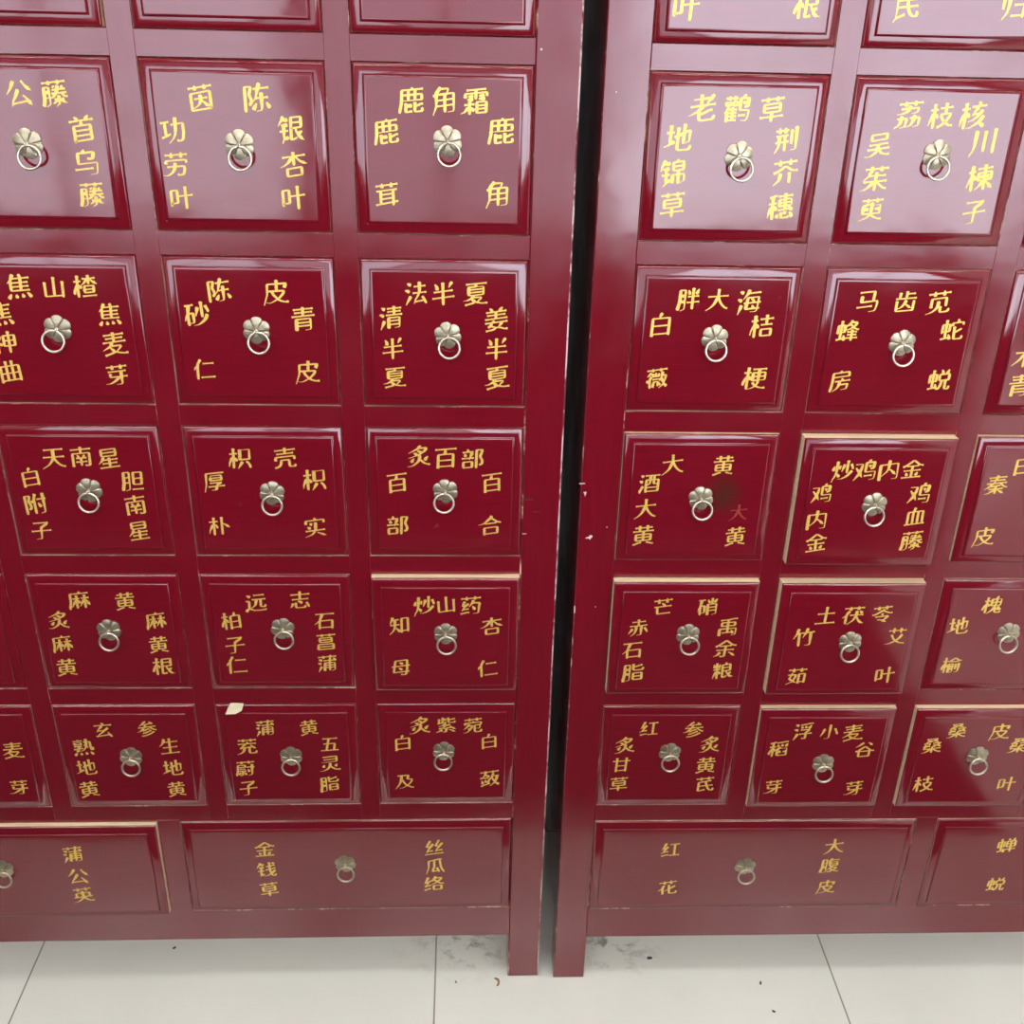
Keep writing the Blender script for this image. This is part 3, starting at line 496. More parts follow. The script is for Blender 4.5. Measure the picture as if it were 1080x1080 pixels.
    '酒': [[25,61,14,83,15,87],[37,66,83,66],[66,16,66,51,83,52],[33,16,86,16],[52,16,52,41,51,48,43,56,37,56],[16,14,24,19],[12,37,22,42],[37,82,83,82,83,34,37,34,37,86]],
    '金': [[27,65,32,76],[26,33,29,38,68,38,73,33],[48,38,48,84],[18,56,80,56],[13,84,84,84],[13,39,26,33,50,14,73,33,87,37],[71,65,65,77]],
    '钱': [[84,56,66,75,48,84,45,84],[39,75,26,80,23,85],[46,51,85,43],[17,37,35,37],[24,11,23,11,20,21,17,23,11,33],[60,11,63,54,68,73,74,83,78,86,86,84,87,78,85,75],[20,21,37,21],[26,37,26,80],[48,32,82,27],[13,55,38,55],[70,13,80,17]],
    '银': [[25,37,25,81,22,87],[13,55,38,55],[17,37,36,37],[49,31,81,31],[63,48,66,62,71,67,72,72,85,84],[49,48,81,47,81,15,49,15,48,84,63,81,67,78],[25,81,39,76],[24,11,22,13,20,21,17,23,11,32],[20,21,37,21],[84,60,71,67]],
    '锦': [[65,45,65,86],[23,11,21,12,18,21,11,30,11,35],[49,32,82,32],[13,55,37,55],[47,81,47,58,84,58,84,80,77,81],[17,37,35,37],[26,37,26,80],[64,11,62,19],[38,72,37,75,26,80,22,85],[18,21,37,21],[65,45,82,44,81,19,49,19,49,44,65,45]],
    '附': [[60,47,66,62],[57,32,87,32],[79,12,79,82,77,86,70,86],[25,67,28,67,32,64,32,51,26,39,32,16,15,15,15,86],[52,12,45,36,46,38,46,86],[45,36,40,38,37,42]],
    '陈': [[63,37,63,82,61,86,53,86],[26,66,30,65,33,58,32,51,26,39,32,16,14,15,14,86],[58,10,56,12,45,50,42,53],[40,23,85,23],[45,50,82,50],[47,65,38,81],[78,65,86,80]],
    '霜': [[22,42,38,42],[19,14,79,14],[28,66,24,66,12,80,7,80],[14,35,15,24,83,24,84,35],[52,72,82,72],[58,33,74,33],[52,62,82,62],[13,57,43,57],[58,42,76,42],[48,14,48,42],[29,49,29,86],[24,33,38,33],[28,66,43,75],[52,72,52,84,82,84,82,52,52,51,52,72]],
    '青': [[26,86,26,50,72,50,73,84,70,87,61,87],[12,40,85,40],[48,12,48,39],[21,28,77,28],[26,73,73,73],[18,17,80,17],[26,62,73,62]],
    '首': [[22,82,75,82,75,38,23,38,22,86],[72,11,66,16,63,23],[12,23,85,23],[28,11,35,17,34,23],[48,24,47,37],[22,67,75,67],[22,52,75,52]],
    '马': [[13,68,64,68],[28,31,26,51,82,51,81,65,77,84,74,86,61,87],[20,16,70,17,67,51]],
    '鸡': [[28,58,12,78],[12,21,37,22,33,42,28,51,28,58,31,60,35,70],[14,35,24,49,28,51],[67,44,76,42,79,19,50,19,48,55,84,56,82,83,79,86,70,86],[66,9,62,11,61,19],[60,29,66,35],[46,70,72,70]],
    '鹳': [[38,11,38,21],[12,61,15,58,19,61,46,61],[72,45,79,44,81,41,82,19,57,19,57,54,86,55,84,77,81,85,79,87,70,86],[66,30,72,33],[17,83,47,83],[11,17,47,17],[22,11,22,21],[19,51,47,51],[34,46,35,82],[17,71,46,71],[72,9,69,11,67,19],[55,70,75,70],[21,45,17,53,17,87],[13,28,14,40,26,38,26,28,13,28],[35,28,47,28,47,39,35,40,35,28]],
    '鹿': [[85,18,19,18,18,55,12,85],[18,33,82,33,83,50,18,50],[40,18,40,50],[32,66,50,66],[61,68,67,68,81,62,86,63],[61,58,61,82,62,85,83,85,86,80,84,75],[32,59,32,85,51,83],[61,18,61,50],[51,12,52,18]],
    '麦': [[40,45,36,56,14,66],[12,43,86,43],[48,12,48,43],[22,30,77,30],[14,86,40,80,46,76,53,76,55,79,61,81,78,85,89,84],[31,59,46,76],[17,18,82,18],[36,56,70,57,68,62,53,76]],
    '麻': [[38,52,45,53,51,60,51,63],[38,52,34,55,23,74],[40,30,40,86],[85,21,17,21,17,57,11,84,12,89],[51,12,53,21],[71,50,77,53,86,71],[26,43,49,43],[71,30,71,86],[71,50,66,53,55,72],[58,42,71,44,86,42]],
    '黄': [[62,79,82,86,86,86],[35,12,35,33],[19,19,80,19],[12,33,85,33],[13,86,16,87,36,79,42,79],[22,58,76,58],[49,33,49,70],[63,12,63,33],[22,58,23,71,76,71,76,46,22,46,22,58]],
    '齿': [[47,56,68,71],[51,45,47,56,40,66,32,72,28,73],[13,37,86,37],[18,47,19,83,80,83,80,47],[50,12,50,37],[50,20,79,20],[26,16,26,37]],
}
GL = {k: [[(st[i]/98.0, st[i+1]/98.0) for i in range(0, len(st), 2)] for st in v] for k, v in GLYPHS.items()}

def brush(strokes, tilt=0.13):
    """strokes: list of [(x,y down) 0..1]; returns list of polygons strips [(l,r),...] in em with y up, centred"""
    out=[]
    for st in strokes:
        p=[(x, y - tilt*(x-.5)) for x,y in st]
        # round the corners a little, resample
        L=[0]
        for a,b in zip(p,p[1:]): L.append(L[-1]+math.dist(a,b))
        T=L[-1]
        if T<1e-4: continue
        def at(s):
            s=min(max(s,0),T)
            for i in range(len(p)-1):
                if s<=L[i+1] or i==len(p)-2:
                    t=(s-L[i])/max(1e-9,L[i+1]-L[i]); return (p[i][0]+(p[i+1][0]-p[i][0])*t,p[i][1]+(p[i+1][1]-p[i][1])*t)
        n=max(5,int(T/.035))
        q=[at(T*i/n) for i in range(n+1)]
        # smooth
        for _ in range(1):
            q=[q[0]]+[((q[i-1][0]+2*q[i][0]+q[i+1][0])/4,(q[i-1][1]+2*q[i][1]+q[i+1][1])/4) for i in range(1,n)]+[q[-1]]
        ex,ey=q[-1][0]-q[max(0,n-3)][0],q[-1][1]-q[max(0,n-3)][1]
        sx,sy=q[min(3,n)][0]-q[0][0],q[min(3,n)][1]-q[0][1]
        pie = ex<-.2*abs(ey) and ey>0            # ends falling left
        na  = ex>.45*abs(ey) and ey>.25*abs(ex)     # ends falling right
        # lengthen sweeping ends
        if T>.22 and (pie or na):
            d=math.hypot(ex,ey); q.append((q[-1][0]+ex/d*.07,q[-1][1]+ey/d*.07-(.015 if na else 0))); n+=1
        W=[]
        for i in range(n+1):
            t=i/n
            a=q[max(0,i-1)]; b=q[min(n,i+1)]
            dx,dy=b[0]-a[0],b[1]-a[1]; d=math.hypot(dx,dy)+1e-9
            v=abs(dy)/d
            w=.0225+.0275*v
            if T<.2: w=.026+.034*min(1,t*1.6)            # dot
            elif pie: w=w*1.25*(1-.75*max(0,(t-.25)/.75))
            elif na: w=w*(.75+.75*max(0,(t-.3)/.5)) if t<.8 else w*(1.5-1.25*(t-.8)/.2)
            else:
                s=t*T; e=(1-t)*T
                if s<.06: w+=.012*(1-s/.06)
                if e<.07: w+=.012*(1-e/.07) if v<.5 else -.012*(1-e/.07)
            W.append(w)
        strip=[]
        for i in range(n+1):
            a=q[max(0,i-1)]; b=q[min(n,i+1)]
            dx,dy=b[0]-a[0],b[1]-a[1]; d=math.hypot(dx,dy)+1e-9
            nx,ny=-dy/d,dx/d; x,y=q[i]; w=W[i]
            strip.append(((x+nx*w-.5,.5-(y+ny*w)),(x-nx*w-.5,.5-(y-ny*w))))
        # slanted caps
        (l,r)=strip[0]; dx,dy=q[0][0]-q[1][0],q[0][1]-q[1][1]; d=math.hypot(dx,dy)+1e-9; k=W[0]*.7
        m=((l[0]+r[0])/2+dx/d*k,(l[1]+r[1])/2-dy/d*k); c0=((l[0]*.45+m[0]*.55,l[1]*.45+m[1]*.55),(r[0]*.45+m[0]*.55,r[1]*.45+m[1]*.55))
        (l,r)=strip[-1]; dx,dy=q[-1][0]-q[-2][0],q[-1][1]-q[-2][1]; d=math.hypot(dx,dy)+1e-9; k=W[-1]*.7
        m=((l[0]+r[0])/2+dx/d*k,(l[1]+r[1])/2-dy/d*k); c1=((l[0]*.45+m[0]*.55,l[1]*.45+m[1]*.55),(r[0]*.45+m[0]*.55,r[1]*.45+m[1]*.55))
        out.append([c0]+strip+[c1])
    return out


_cache = {}
def lettering(chars, parent, name='gold_character', mat=None, size=0.0315, field_y=-0.0068):
    """chars: (character, x, z) in millimetres from the drawer's centre; each character is painted on by itself"""
    for ch, x, z in chars:
        v = []; f = []
        x *= 1e-3; z *= 1e-3
        if ch not in _cache: _cache[ch] = brush(GL[ch])
        s = size*random.uniform(0.94, 1.06); a = random.uniform(-0.05, 0.05)
        ca, sa = math.cos(a)*s, math.sin(a)*s
        for k, strip in enumerate(_cache[ch]):
            yy = field_y - 0.00012 - 0.000012*k
            b = len(v)
            for l, r in strip:
                for (px, py) in (l, r):
                    v.append((x + px*ca - py*sa, yy, z + px*sa + py*ca))
            for i in range(len(strip)-1):
                f.append((b+2*i+1, b+2*i+3, b+2*i+2, b+2*i))
        obj(name, v, f, [mat or M_GOLD], parent)

# ------------------------------------------------------------------ drawer front and its pull
PROF = [(0.0, 0.0)]
for ln_, tilt_ in ((0.5, 76), (0.5, 62), (0.6, 47), (0.8, 35), (1.4, 28), (1.6, 23), (1.9, 18), (2.0, 13.5), (2.0, 10), (1.4, 7)):
    PROF.append((PROF[-1][0] + ln_*1e-3*math.cos(math.radians(tilt_)), PROF[-1][1] + ln_*1e-3*math.sin(math.radians(tilt_))))
PROF += [(PROF[-1][0]+0.0004, PROF[-1][1]-0.0004), (PROF[-1][0]+0.0009, PROF[-1][1]-0.0002),
         (0.0125, 0.0060), (0.0130, 0.0065), (0.0138, 0.0068), (0.0155, 0.0068)]
def drawer_mesh(w, h):
    v = []; f = []; m = []
    rings = [(0.0, -0.30)] + [(0.0, -0.018)] + PROF
    for i, (d, y) in enumerate(rings):
        a, b = w/2-d, h/2-d
        if i == 0: a -= 0.004; b -= 0.008
        v += [(-a, -y, -b), (a, -y, -b), (a, -y, b), (-a, -y, b)]
    for i in range(len(rings)-1):
        for k in range(4):
            f.append((4*i+k, 4*i+(k+1) % 4, 4*i+4+(k+1) % 4, 4*i+4+k))
            m.append(2 if i < 2 else (1 if i == 2 else 0))
    n = 4*(len(rings)-1)
    f.append((n, n+1, n+2, n+3)); m.append(0)
    f.append((3, 2, 1, 0)); m.append(2)
    me = bpy.data.meshes.new('drawer')
    me.from_pydata(v, [], f)
    for mm in (M_RED, M_WORN, M_RAW): me.materials.append(mm)
    for p, i in zip(me.polygons, m): p.material_index = i; p.use_smooth = True
    me.set_sharp_from_angle(angle=math.radians(33))
    me.update()
    return me
ME_D = drawer_mesh(DW-0.0008, DH-0.0010)
ME_W = drawer_mesh(WW-0.0010, (WT-WB)-0.0010)

def plate_mesh():
    v = []; f = []
    NA, NR = 120, 10
    for r in range(NR+1):
        t = r/NR
        for a in range(NA):
            th = 2*math.pi*a/NA
            u = abs(math.sin(3*(th - math.pi/3)))       # 1 in a petal's middle, 0 on a seam
            R = 0.0137 + 0.0033*u**0.55
            rad = 0.0012 + (R-0.0012)*t
            dome = 0.0026 - 0.0012*t*t + 0.0006*math.sin(math.pi*min(1, t*1.05))*min(1, u/0.35)
            if t > 0.12: dome -= 0.0009*max(0, 1-u/0.26)
            if r == NR: dome = 0.0012
            v.append((rad*math.cos(th), -dome, rad*math.sin(th)))
    for r in range(NR):
        for a in range(NA):
            b = (a+1) % NA
            f.append((r*NA+a, r*NA+b, (r+1)*NA+b, (r+1)*NA+a))
    base = len(v)
    for a in range(NA):
        x, y, z = v[NR*NA+a]; v.append((x, 0.0, z))
    for a in range(NA):
        b = (a+1) % NA
        f.append((NR*NA+a, NR*NA+b, base+b, base+a))
    f.append(tuple(range(NA-1, -1, -1)))
    me = bpy.data.meshes.new('pull_plate'); me.from_pydata(v, [], f)
    bm = bmesh.new(); bm.from_mesh(me); bmesh.ops.recalc_face_normals(bm, faces=bm.faces); bm.to_mesh(me); bm.free()
    me.materials.append(M_PLATE)
    for p in me.polygons: p.use_smooth = True
    me.set_sharp_from_angle(angle=math.radians(50)); me.update()
    return me

def torus(R, r, nu=48, nv=10, gap=0.0, centre=(0, 0, 0)):
    v = []; f = []
    for i in range(nu):
        a = 2*math.pi*i/nu
        for j in range(nv):
            b = 2*math.pi*j/nv
            q = R + r*math.cos(b)
            v.append((centre[0]+q*math.sin(a), centre[1]+r*math.sin(b), centre[2]+q*math.cos(a)))
    for i in range(nu):
        for j in range(nv):
            f.append((i*nv+j, ((i+1) % nu)*nv+j, ((i+1) % nu)*nv+(j+1) % nv, i*nv+(j+1) % nv))
    return v, f

def mesh_of(name, v, f, mat):
    me = bpy.data.meshes.new(name); me.from_pydata(v, [], f)
    bm = bmesh.new(); bm.from_mesh(me); bmesh.ops.recalc_face_normals(bm, faces=bm.faces); bm.to_mesh(me); bm.free()
    me.materials.append(mat)
    for p in me.polygons: p.use_smooth = True
    me.update(); return me
ME_PLATE = plate_mesh()
ME_RING = mesh_of('pull_ring', *torus(0.0128, 0.00155, 56, 12, centre=(0, 0, -0.0128)), M_RING)
# stud: a little split pin whose eye holds the ring
sv, sf = torus(0.0026, 0.0009, 20, 8)
sv = [(y, x-0.0052, z) for x, y, z in sv]
n0 = len(sv)
for k, (rr, yy) in enumerate(((0.0024, -0.0008), (0.0024, -0.0030), (0.0016, -0.0038))):
    sv += [(rr*math.cos(2*math.pi*i/16), yy, rr*math.sin(2*math.pi*i/16)) for i in range(16)]
for k in range(2):
    for i in range(16):
        sf.append((n0+16*k+i, n0+16*k+(i+1) % 16, n0+16*k+16+(i+1) % 16, n0+16*k+16+i))
sf.append(tuple(n0+32+i for i in range(16))); sf.append(tuple(n0+15-i for i in range(16)))
ME_STUD = mesh_of('pull_stud', sv, sf, M_RING)

def link_copy(name, me, parent, loc, rot):
    o = bpy.data.objects.new(name, me)
    COL.objects.link(o); o.parent = parent; o.location = loc; o.rotation_euler = rot
    return o

# which drawers stand proud (negative) or sit back (positive), metres, with their tilt in degrees
SIT = {(0, 0, 4): (0.005, 0, 0, -0.0035), (0, 1, 4): (0.003, 0, 0, 0.0), (0, 1, 5): (0.003, 0, 0, 0.0), (0, 1, 6): (0.0025, 0, 0, 0.0), (0, 2, 4): (0.003, 0, 0, 0.0), (0, 2, 5): (0.0035, 0, 0, 0.0), (0, 2, 6): (0.003, 0, 0, 0.0), (0, 3, 4): (0.0025, 0, 0, 0.0), (0, 3, 5): (0.0025, 0, 0, 0.0), (0, 3, 6): (0.0025, 0, 0, 0.0), (0, 4, 3): (0.0025, 0, 0, 0.0), (0, 4, 4): (0.002, 0, 0, 0.0), (0, 4, 5): (0.0018, 0, 0, 0.0), (0, 4, 6): (-0.008, 0, 0, 0.0), (0, 5, 3): (0.001, 0, 0, 0.0), (0, 5, 4): (0.0012, 0, 0, 0.0), (0, 5, 5): (0.002, 0, 0, 0.0), (0, 5, 6): (0.0025, 0, 0, 0.0), (0, 6, 1): (-0.006, 0, 0, 0.0), (0, 6, 2): (0.0013, 0, 0, 0.0), (1, 0, 0): (0.003, 0, 0, 0.0), (1, 0, 1): (0.003, 0, 0, 0.0), (1, 1, 0): (0.002, 0, 0, 0.0), (1, 1, 1): (0.0015, 0, 0, 0.0), (1, 2, 0): (0.0035, 0, 0, 0.0), (1, 2, 1): (0.0015, 0, 0, 0.0), (1, 2, 2): (0.0015, 0, 0, 0.0), (1, 3, 0): (-0.0015, 0, 0, 0.0), (1, 3, 1): (-0.013, 0, 0, 0.0), (1, 3, 2): (-0.003, 0, 0, 0.0), (1, 4, 0): (-0.01, 0, 0, 0.0), (1, 4, 1): (-0.012, 0, 0, 0.0), (1, 4, 2): (0.0008, 0, 0, 0.0), (1, 5, 0): (0.0012, 0, 0, 0.0), (1, 5, 1): (-0.006, 0, 0, 0.0), (1, 5, 2): (-0.007, 0, 0, 0.0), (1, 6, 0): (0.001, 0, 0, 0.0), (1, 6, 1): (0.001, 0, 0, 0.0)}
TEXT = {
    (0, 1, 4): [[('公', -1, 55), ('藤', 38, 56)], [('首', 63, 18), ('乌', 62, -18), ('藤', 63, -53)]],
    (0, 1, 5): [[('茵', -36, 54), ('陈', 26, 55)], [('功', -71, 19), ('劳', -71, -18), ('叶', -69, -56)], [('银', 62, 23), ('杏', 63, -16), ('叶', 60, -54)]],
    (0, 1, 6): [[('鹿', -36, 56), ('角', 1, 57), ('霜', 37, 56)], [('鹿', -65, 22), ('茸', -66, -48)], [('鹿', 66, 25), ('角', 63, -45)]],
    (0, 2, 4): [[('焦', -39, 56), ('山', 2, 55), ('楂', 39, 57)], [('焦', -67, 22), ('神', -68, -14), ('曲', -68, -51)], [('焦', 63, 23), ('麦', 64, -14), ('芽', 62, -54)]],
    (0, 2, 5): [[('陈', -37, 54), ('皮', 31, 53)], [('砂', -66, 24), ('仁', -64, -46)], [('青', 62, 20), ('皮', 63, -48)]],
    (0, 2, 6): [[('法', -34, 54), ('半', -1, 53), ('夏', 39, 54)], [('清', -65, 23), ('半', -64, -17), ('夏', -62, -54)], [('姜', 64, 22), ('半', 65, -16), ('夏', 67, -53)]],
    (0, 3, 4): [[('天', -34, 51), ('南', 1, 53), ('星', 36, 51)], [('白', -68, 23), ('附', -68, -15), ('子', -67, -54)], [('胆', 62, 19), ('南', 61, -16), ('星', 61, -54)]],
    (0, 3, 5): [[('枳', -31, 52), ('壳', 27, 53)], [('厚', -67, 19), ('朴', -67, -47)], [('枳', 63, 22), ('实', 60, -48)]],
    (0, 3, 6): [[('炙', -33, 56), ('百', 1, 54), ('部', 36, 53)], [('百', -63, 18), ('部', -64, -45)], [('百', 62, 19), ('合', 61, -45)]],
    (0, 4, 4): [[('麻', -34, 57), ('黄', 28, 55)], [('炙', -66, 24), ('麻', -68, -14), ('黄', -68, -54)], [('麻', 66, 24), ('黄', 65, -16), ('根', 67, -53)]],
    (0, 4, 5): [[('远', -28, 53), ('志', 33, 57)], [('柏', -64, 23), ('子', -63, -17), ('仁', -63, -51)], [('石', 65, 23), ('菖', 65, -12), ('蒲', 65, -48)]],
    (0, 4, 6): [[('炒', -29, 54), ('山', 1, 55), ('药', 35, 54)], [('知', -64, 22), ('母', -64, -49)], [('杏', 65, 20), ('仁', 60, -51)]],
    (0, 5, 3): [[('麦', 66, 18), ('芽', 63, -51)]],
    (0, 5, 4): [[('玄', -33, 54), ('参', 31, 56)], [('熟', -66, 23), ('地', -67, -15), ('黄', -69, -56)], [('生', 60, 24), ('地', 60, -17), ('黄', 61, -57)]],
    (0, 5, 5): [[('蒲', -32, 56), ('黄', 32, 56)], [('茺', -61, 22), ('蔚', -67, -19), ('子', -66, -57)], [('五', 61, 25), ('灵', 60, -11), ('脂', 57, -50)]],
    (0, 5, 6): [[('炙', -38, 58), ('紫', 0, 59), ('菀', 40, 58)], [('白', -65, 26), ('及', -63, -47)], [('白', 64, 28), ('蔹', 66, -42)]],
    (0, 6, 1): [[('蒲', 125, 43), ('公', 126, -3), ('英', 128, -42)]],
    (0, 6, 2): [[('金', -130, 42), ('钱', -130, -1), ('草', -129, -43)], [('丝', 135, 41), ('瓜', 136, 3), ('络', 134, -35)]],
    (1, 0, 0): [[('叶', -69, -58)], [('根', 64, -53)]],
    (1, 0, 1): [[('民', -59, -50)], [('归', 60, -48)]],
    (1, 1, 0): [[('老', -40, 57), ('鹳', -1, 57), ('草', 39, 57)], [('地', -65, 24), ('锦', -68, -14), ('草', -66, -51)], [('荆', 60, 25), ('芥', 63, -11), ('穗', 63, -51)]],
    (1, 1, 1): [[('荔', -36, 55), ('枝', 1, 54), ('核', 38, 55)], [('吴', -66, 21), ('茱', -63, -17), ('萸', -62, -52)], [('川', 57, 27), ('楝', 61, -14), ('子', 62, -53)]],
    (1, 2, 0): [[('胖', -35, 54), ('大', 1, 54), ('海', 40, 52)], [('白', -67, 21), ('薇', -66, -48)], [('桔', 60, 21), ('梗', 59, -47)]],
    (1, 2, 1): [[('马', -47, 55), ('齿', 0, 55), ('苋', 42, 55)], [('蜂', -66, 17), ('房', -65, -48)], [('蛇', 66, 20), ('蜕', 63, -46)]],
    (1, 2, 2): [[('木', -67, -14), ('青', -65, -52)]],
    (1, 3, 0): [[('大', -36, 53), ('黄', 31, 52)], [('酒', -65, 25), ('大', -67, -12), ('黄', -67, -52)], [('黄', 59, -53)]],
    (1, 3, 1): [[('炒', -47, 51), ('鸡', -17, 51), ('内', 14, 52), ('金', 45, 54)], [('鸡', -70, 17), ('内', -71, -22), ('金', -67, -56)], [('鸡', 62, 18), ('血', 62, -16), ('藤', 64, -52)]],
    (1, 3, 2): [[('白', -35, 56)], [('秦', -66, 27), ('皮', -66, -51)]],
    (1, 4, 0): [[('芒', -32, 58), ('硝', 31, 58)], [('赤', -64, 24), ('石', -70, -14), ('脂', -66, -52)], [('禹', 63, 25), ('余', 63, -11), ('粮', 63, -49)]],
    (1, 4, 1): [[('土', -35, 45), ('茯', 4, 46), ('苓', 45, 48)], [('竹', -61, 9), ('茹', -62, -57)], [('艾', 72, 11), ('叶', 67, -56)]],
    (1, 4, 2): [[('槐', -27, 55)], [('地', -69, 20), ('榆', -66, -47)]],
    (1, 5, 0): [[('红', -32, 57), ('参', 35, 55)], [('炙', -66, 26), ('甘', -70, -11), ('草', -71, -48)], [('炙', 63, 27), ('黄', 60, -12), ('芪', 62, -49)]],
    (1, 5, 1): [[('浮', -36, 57), ('小', 4, 56), ('麦', 40, 54)], [('稻', -69, 24), ('芽', -67, -49)], [('谷', 63, 22), ('芽', 59, -52)]],
    (1, 5, 2): [[('桑', -36, 58), ('皮', 30, 56)], [('桑', -69, 30), ('枝', -68, -44)], [('桑', 65, 30), ('叶', 63, -45)]],
    (1, 6, 0): [[('红', -133, 39), ('花', -131, -42)], [('大', 130, 44), ('腹', 129, 3), ('皮', 130, -43)]],
    (1, 6, 1): [[('蝉', -136, 43), ('蜕', -135, -41)]],
}
PULL = {(0, 1, 4): (0.0, 1.5, -7, -12), (0, 1, 5): (2.5, 4.5, 1, -5), (0, 1, 6): (4.7, 12.7, -4, -9), (0, 2, 4): (-1.4, 4.4, 3, 20), (0, 2, 5): (3.9, 5.0, 4, -15), (0, 2, 6): (4.2, 1.3, -12, -9), (0, 3, 4): (4.6, 5.4, -14, 0), (0, 3, 5): (6.7, 2.3, 9, -2), (0, 3, 6): (0.3, 6.4, -7, 8), (0, 4, 4): (-0.0, 8.4, -7, -3), (0, 4, 5): (5.8, 10.4, 14, -10), (0, 4, 6): (-0.0, 7.6, -1, -6), (0, 5, 4): (1.3, 4.9, 9, -3), (0, 5, 5): (2.6, 3.5, -1, 0), (0, 5, 6): (-3.9, 10.8, 4, 4), (0, 6, 2): (-5.7, 10.3, -10, -5), (0, 6, 1): (13.9, 14.2, 4, -5), (1, 1, 0): (6.7, 5.3, 10, -12), (1, 1, 1): (4.4, 11.1, 1, -3), (1, 2, 0): (2.1, 5.4, 7, -6), (1, 2, 1): (5.2, 2.5, 5, -4), (1, 3, 0): (5.8, 4.0, -12, -8), (1, 3, 1): (2.9, 2.0, 7, 4), (1, 4, 0): (6.9, 12.8, 3, -10), (1, 4, 1): (6.2, 1.7, -6, 5), (1, 4, 2): (6.4, 9.0, -13, 6), (1, 5, 0): (2.3, 12.8, 10, -3), (1, 5, 1): (3.1, -3.2, -1, -4), (1, 5, 2): (4.3, 11.1, 6, -3), (1, 6, 0): (-9.4, 3.3, 11, -6)}

rng = random.Random(7)
def drawer(cabinet, side, row, c, x, z, wide=False):
    off, tx, tz, dx = SIT.get((side, row, c), (rng.choice((0.0012, 0.0018, 0.0025, 0.003)), 0, 0, 0))
    d = bpy.data.objects.new('drawer', ME_W if wide else ME_D)
    COL.objects.link(d); d.parent = cabinet
    d.location = (x+dx, off, z); d.rotation_euler = (math.radians(tx), 0, math.radians(tz))
    txt = TEXT.get((side, row, c))
    px, pz, pr, rr = PULL.get((side, row, c), (0, 0, rng.uniform(-12, 12), rng.uniform(-6, 6)))
    px *= 1e-3; pz *= 1e-3
    link_copy('pull_plate', ME_PLATE, d, (px, -0.0068, pz), (0, math.radians(pr), 0))
    link_copy('pull_stud', ME_STUD, d, (px, -0.0088, pz), (0, 0, 0))
    link_copy('pull_ring', ME_RING, d, (px, -0.0146, pz-0.0012), (math.radians(-10), math.radians(rr), 0))
    if txt:
        for group in txt:
            lettering(group, d, size=0.0370 if wide else 0.0345)
        d['label'] = 'drawer lettered ' + ' '.join(''.join(t[0] for t in g) for g in txt)
    return d

# ------------------------------------------------------------------ the cabinets
def cabinet(side, label, loc, rz, dz=0.0):
    loc = (loc[0], loc[1], dz)
    root = tag(empty('medicine_cabinet', loc, rz), label, 'cabinet', 'tall herb drawer cabinets side by side')
    W0 = -POST-DW/2; W1 = 6*PX+DW/2+POST        # local x: the first column's centre is 0
    top = CAB_H
    mats = [M_POST, M_WORN, M_INS, M_RED, M_CHIPPED]
    # corner posts run down to the floor as legs
    MB().frontbox(W0, W0+POST-0.0005, -dz, top, 0, 0.045, 0.0014, 0, 1, (0, 2, 2, 0)).build('corner_post', mats, root)
    p2 = MB().frontbox(W1-POST+0.0005, W1, -dz, top, 0, 0.045, 0.0020, 0, (1, 4 if side == 0 else 1, 1, 1), (2, 0, 2, 0)).build('corner_post', mats, root)
    for xx in (W0, W1-0.045):
        MB().box(xx, xx+0.045, DEPTH-0.045, DEPTH, -dz, top-0.01).build('rear_post', M_POST, root)
    # uprights between the columns
    for c in range(6):
        a = c*PX+DW/2+0.0004; b = (c+1)*PX-DW/2-0.0004
        MB().frontbox(a, b, WT+0.006, top-0.04, 0.0, 0.04, 0.0007).build('upright', mats, root)
    for c in range(2):
        a = -DW/2+WW+c*WP+0.0004; b = -DW/2+(c+1)*WP-0.0004
        MB().frontbox(a, b, WB-0.004, WT+0.004, 0.0, 0.04, 0.0007).build('upright', mats, root)
    # rails between the rows
    rails = [(TOP1-(r-1)*PZ-DH, TOP1-r*PZ) for r in range(-1, 5)]      # (top of gap is the drawer bottom above)
    zs = [(lo2, hi) for (hi, lo2) in rails] + [(WT, TOP1-4*PZ-DH), (RAIL_B, WB), (TOP1+2*PZ, top)]
    rm = [M_RAIL, M_WORN, M_INS, M_POST]
    for (a, b) in zs:
        yf = 0.0005
        MB().frontbox(W0+POST-0.001, W1-POST+0.001, a+0.0003, b-0.0003, yf, 0.04, 0.0007).build('rail', rm, root)
    # carcass
    MB().box(W0+0.002, W0+0.020, 0.045, DEPTH-0.045, RAIL_B, top-0.01).build('side_panel', M_POST, root)
    MB().box(W1-0.020, W1-0.002, 0.045, DEPTH-0.045, RAIL_B, top-0.01).build('side_panel', M_POST, root)
    MB().box(W0+0.02, W1-0.02, DEPTH-0.02, DEPTH-0.008, RAIL_B, top-0.01).build('back_panel', M_RED, root)
    MB().box(W0+0.02, W1-0.02, 0.04, DEPTH-0.02, RAIL_B+0.002, RAIL_B+0.018).build('bottom_panel', M_RED, root)
    MB().frontbox(W0-0.004, W1+0.004, top, top+0.03, -0.02, DEPTH+0.004, 0.004, 0, 0, (0, 0, 0, 0)).build('top_panel', [M_RED], root)
    for r in range(-1, 6):
        for c in range(7):
            drawer(root, side, r, c, c*PX, TOP1-(r-1)*PZ-DH/2)
    for c in range(3):
        drawer(root, side, 6, c, -DW/2+WW/2+c*WP, (WT+WB)/2, True)
    return root, W0, W1

LEFT, W0, W1 = cabinet(0, 'dark red lacquered herb drawer cabinet left of the gap, its right edge chipped white', (-6*PX, 0, 0), 0)
RIGHT, _, _ = cabinet(1, 'dark red lacquered herb drawer cabinet right of the gap with two drawers ajar', (0.33505, -0.00486, 0.0), -0.00447, -0.0024)

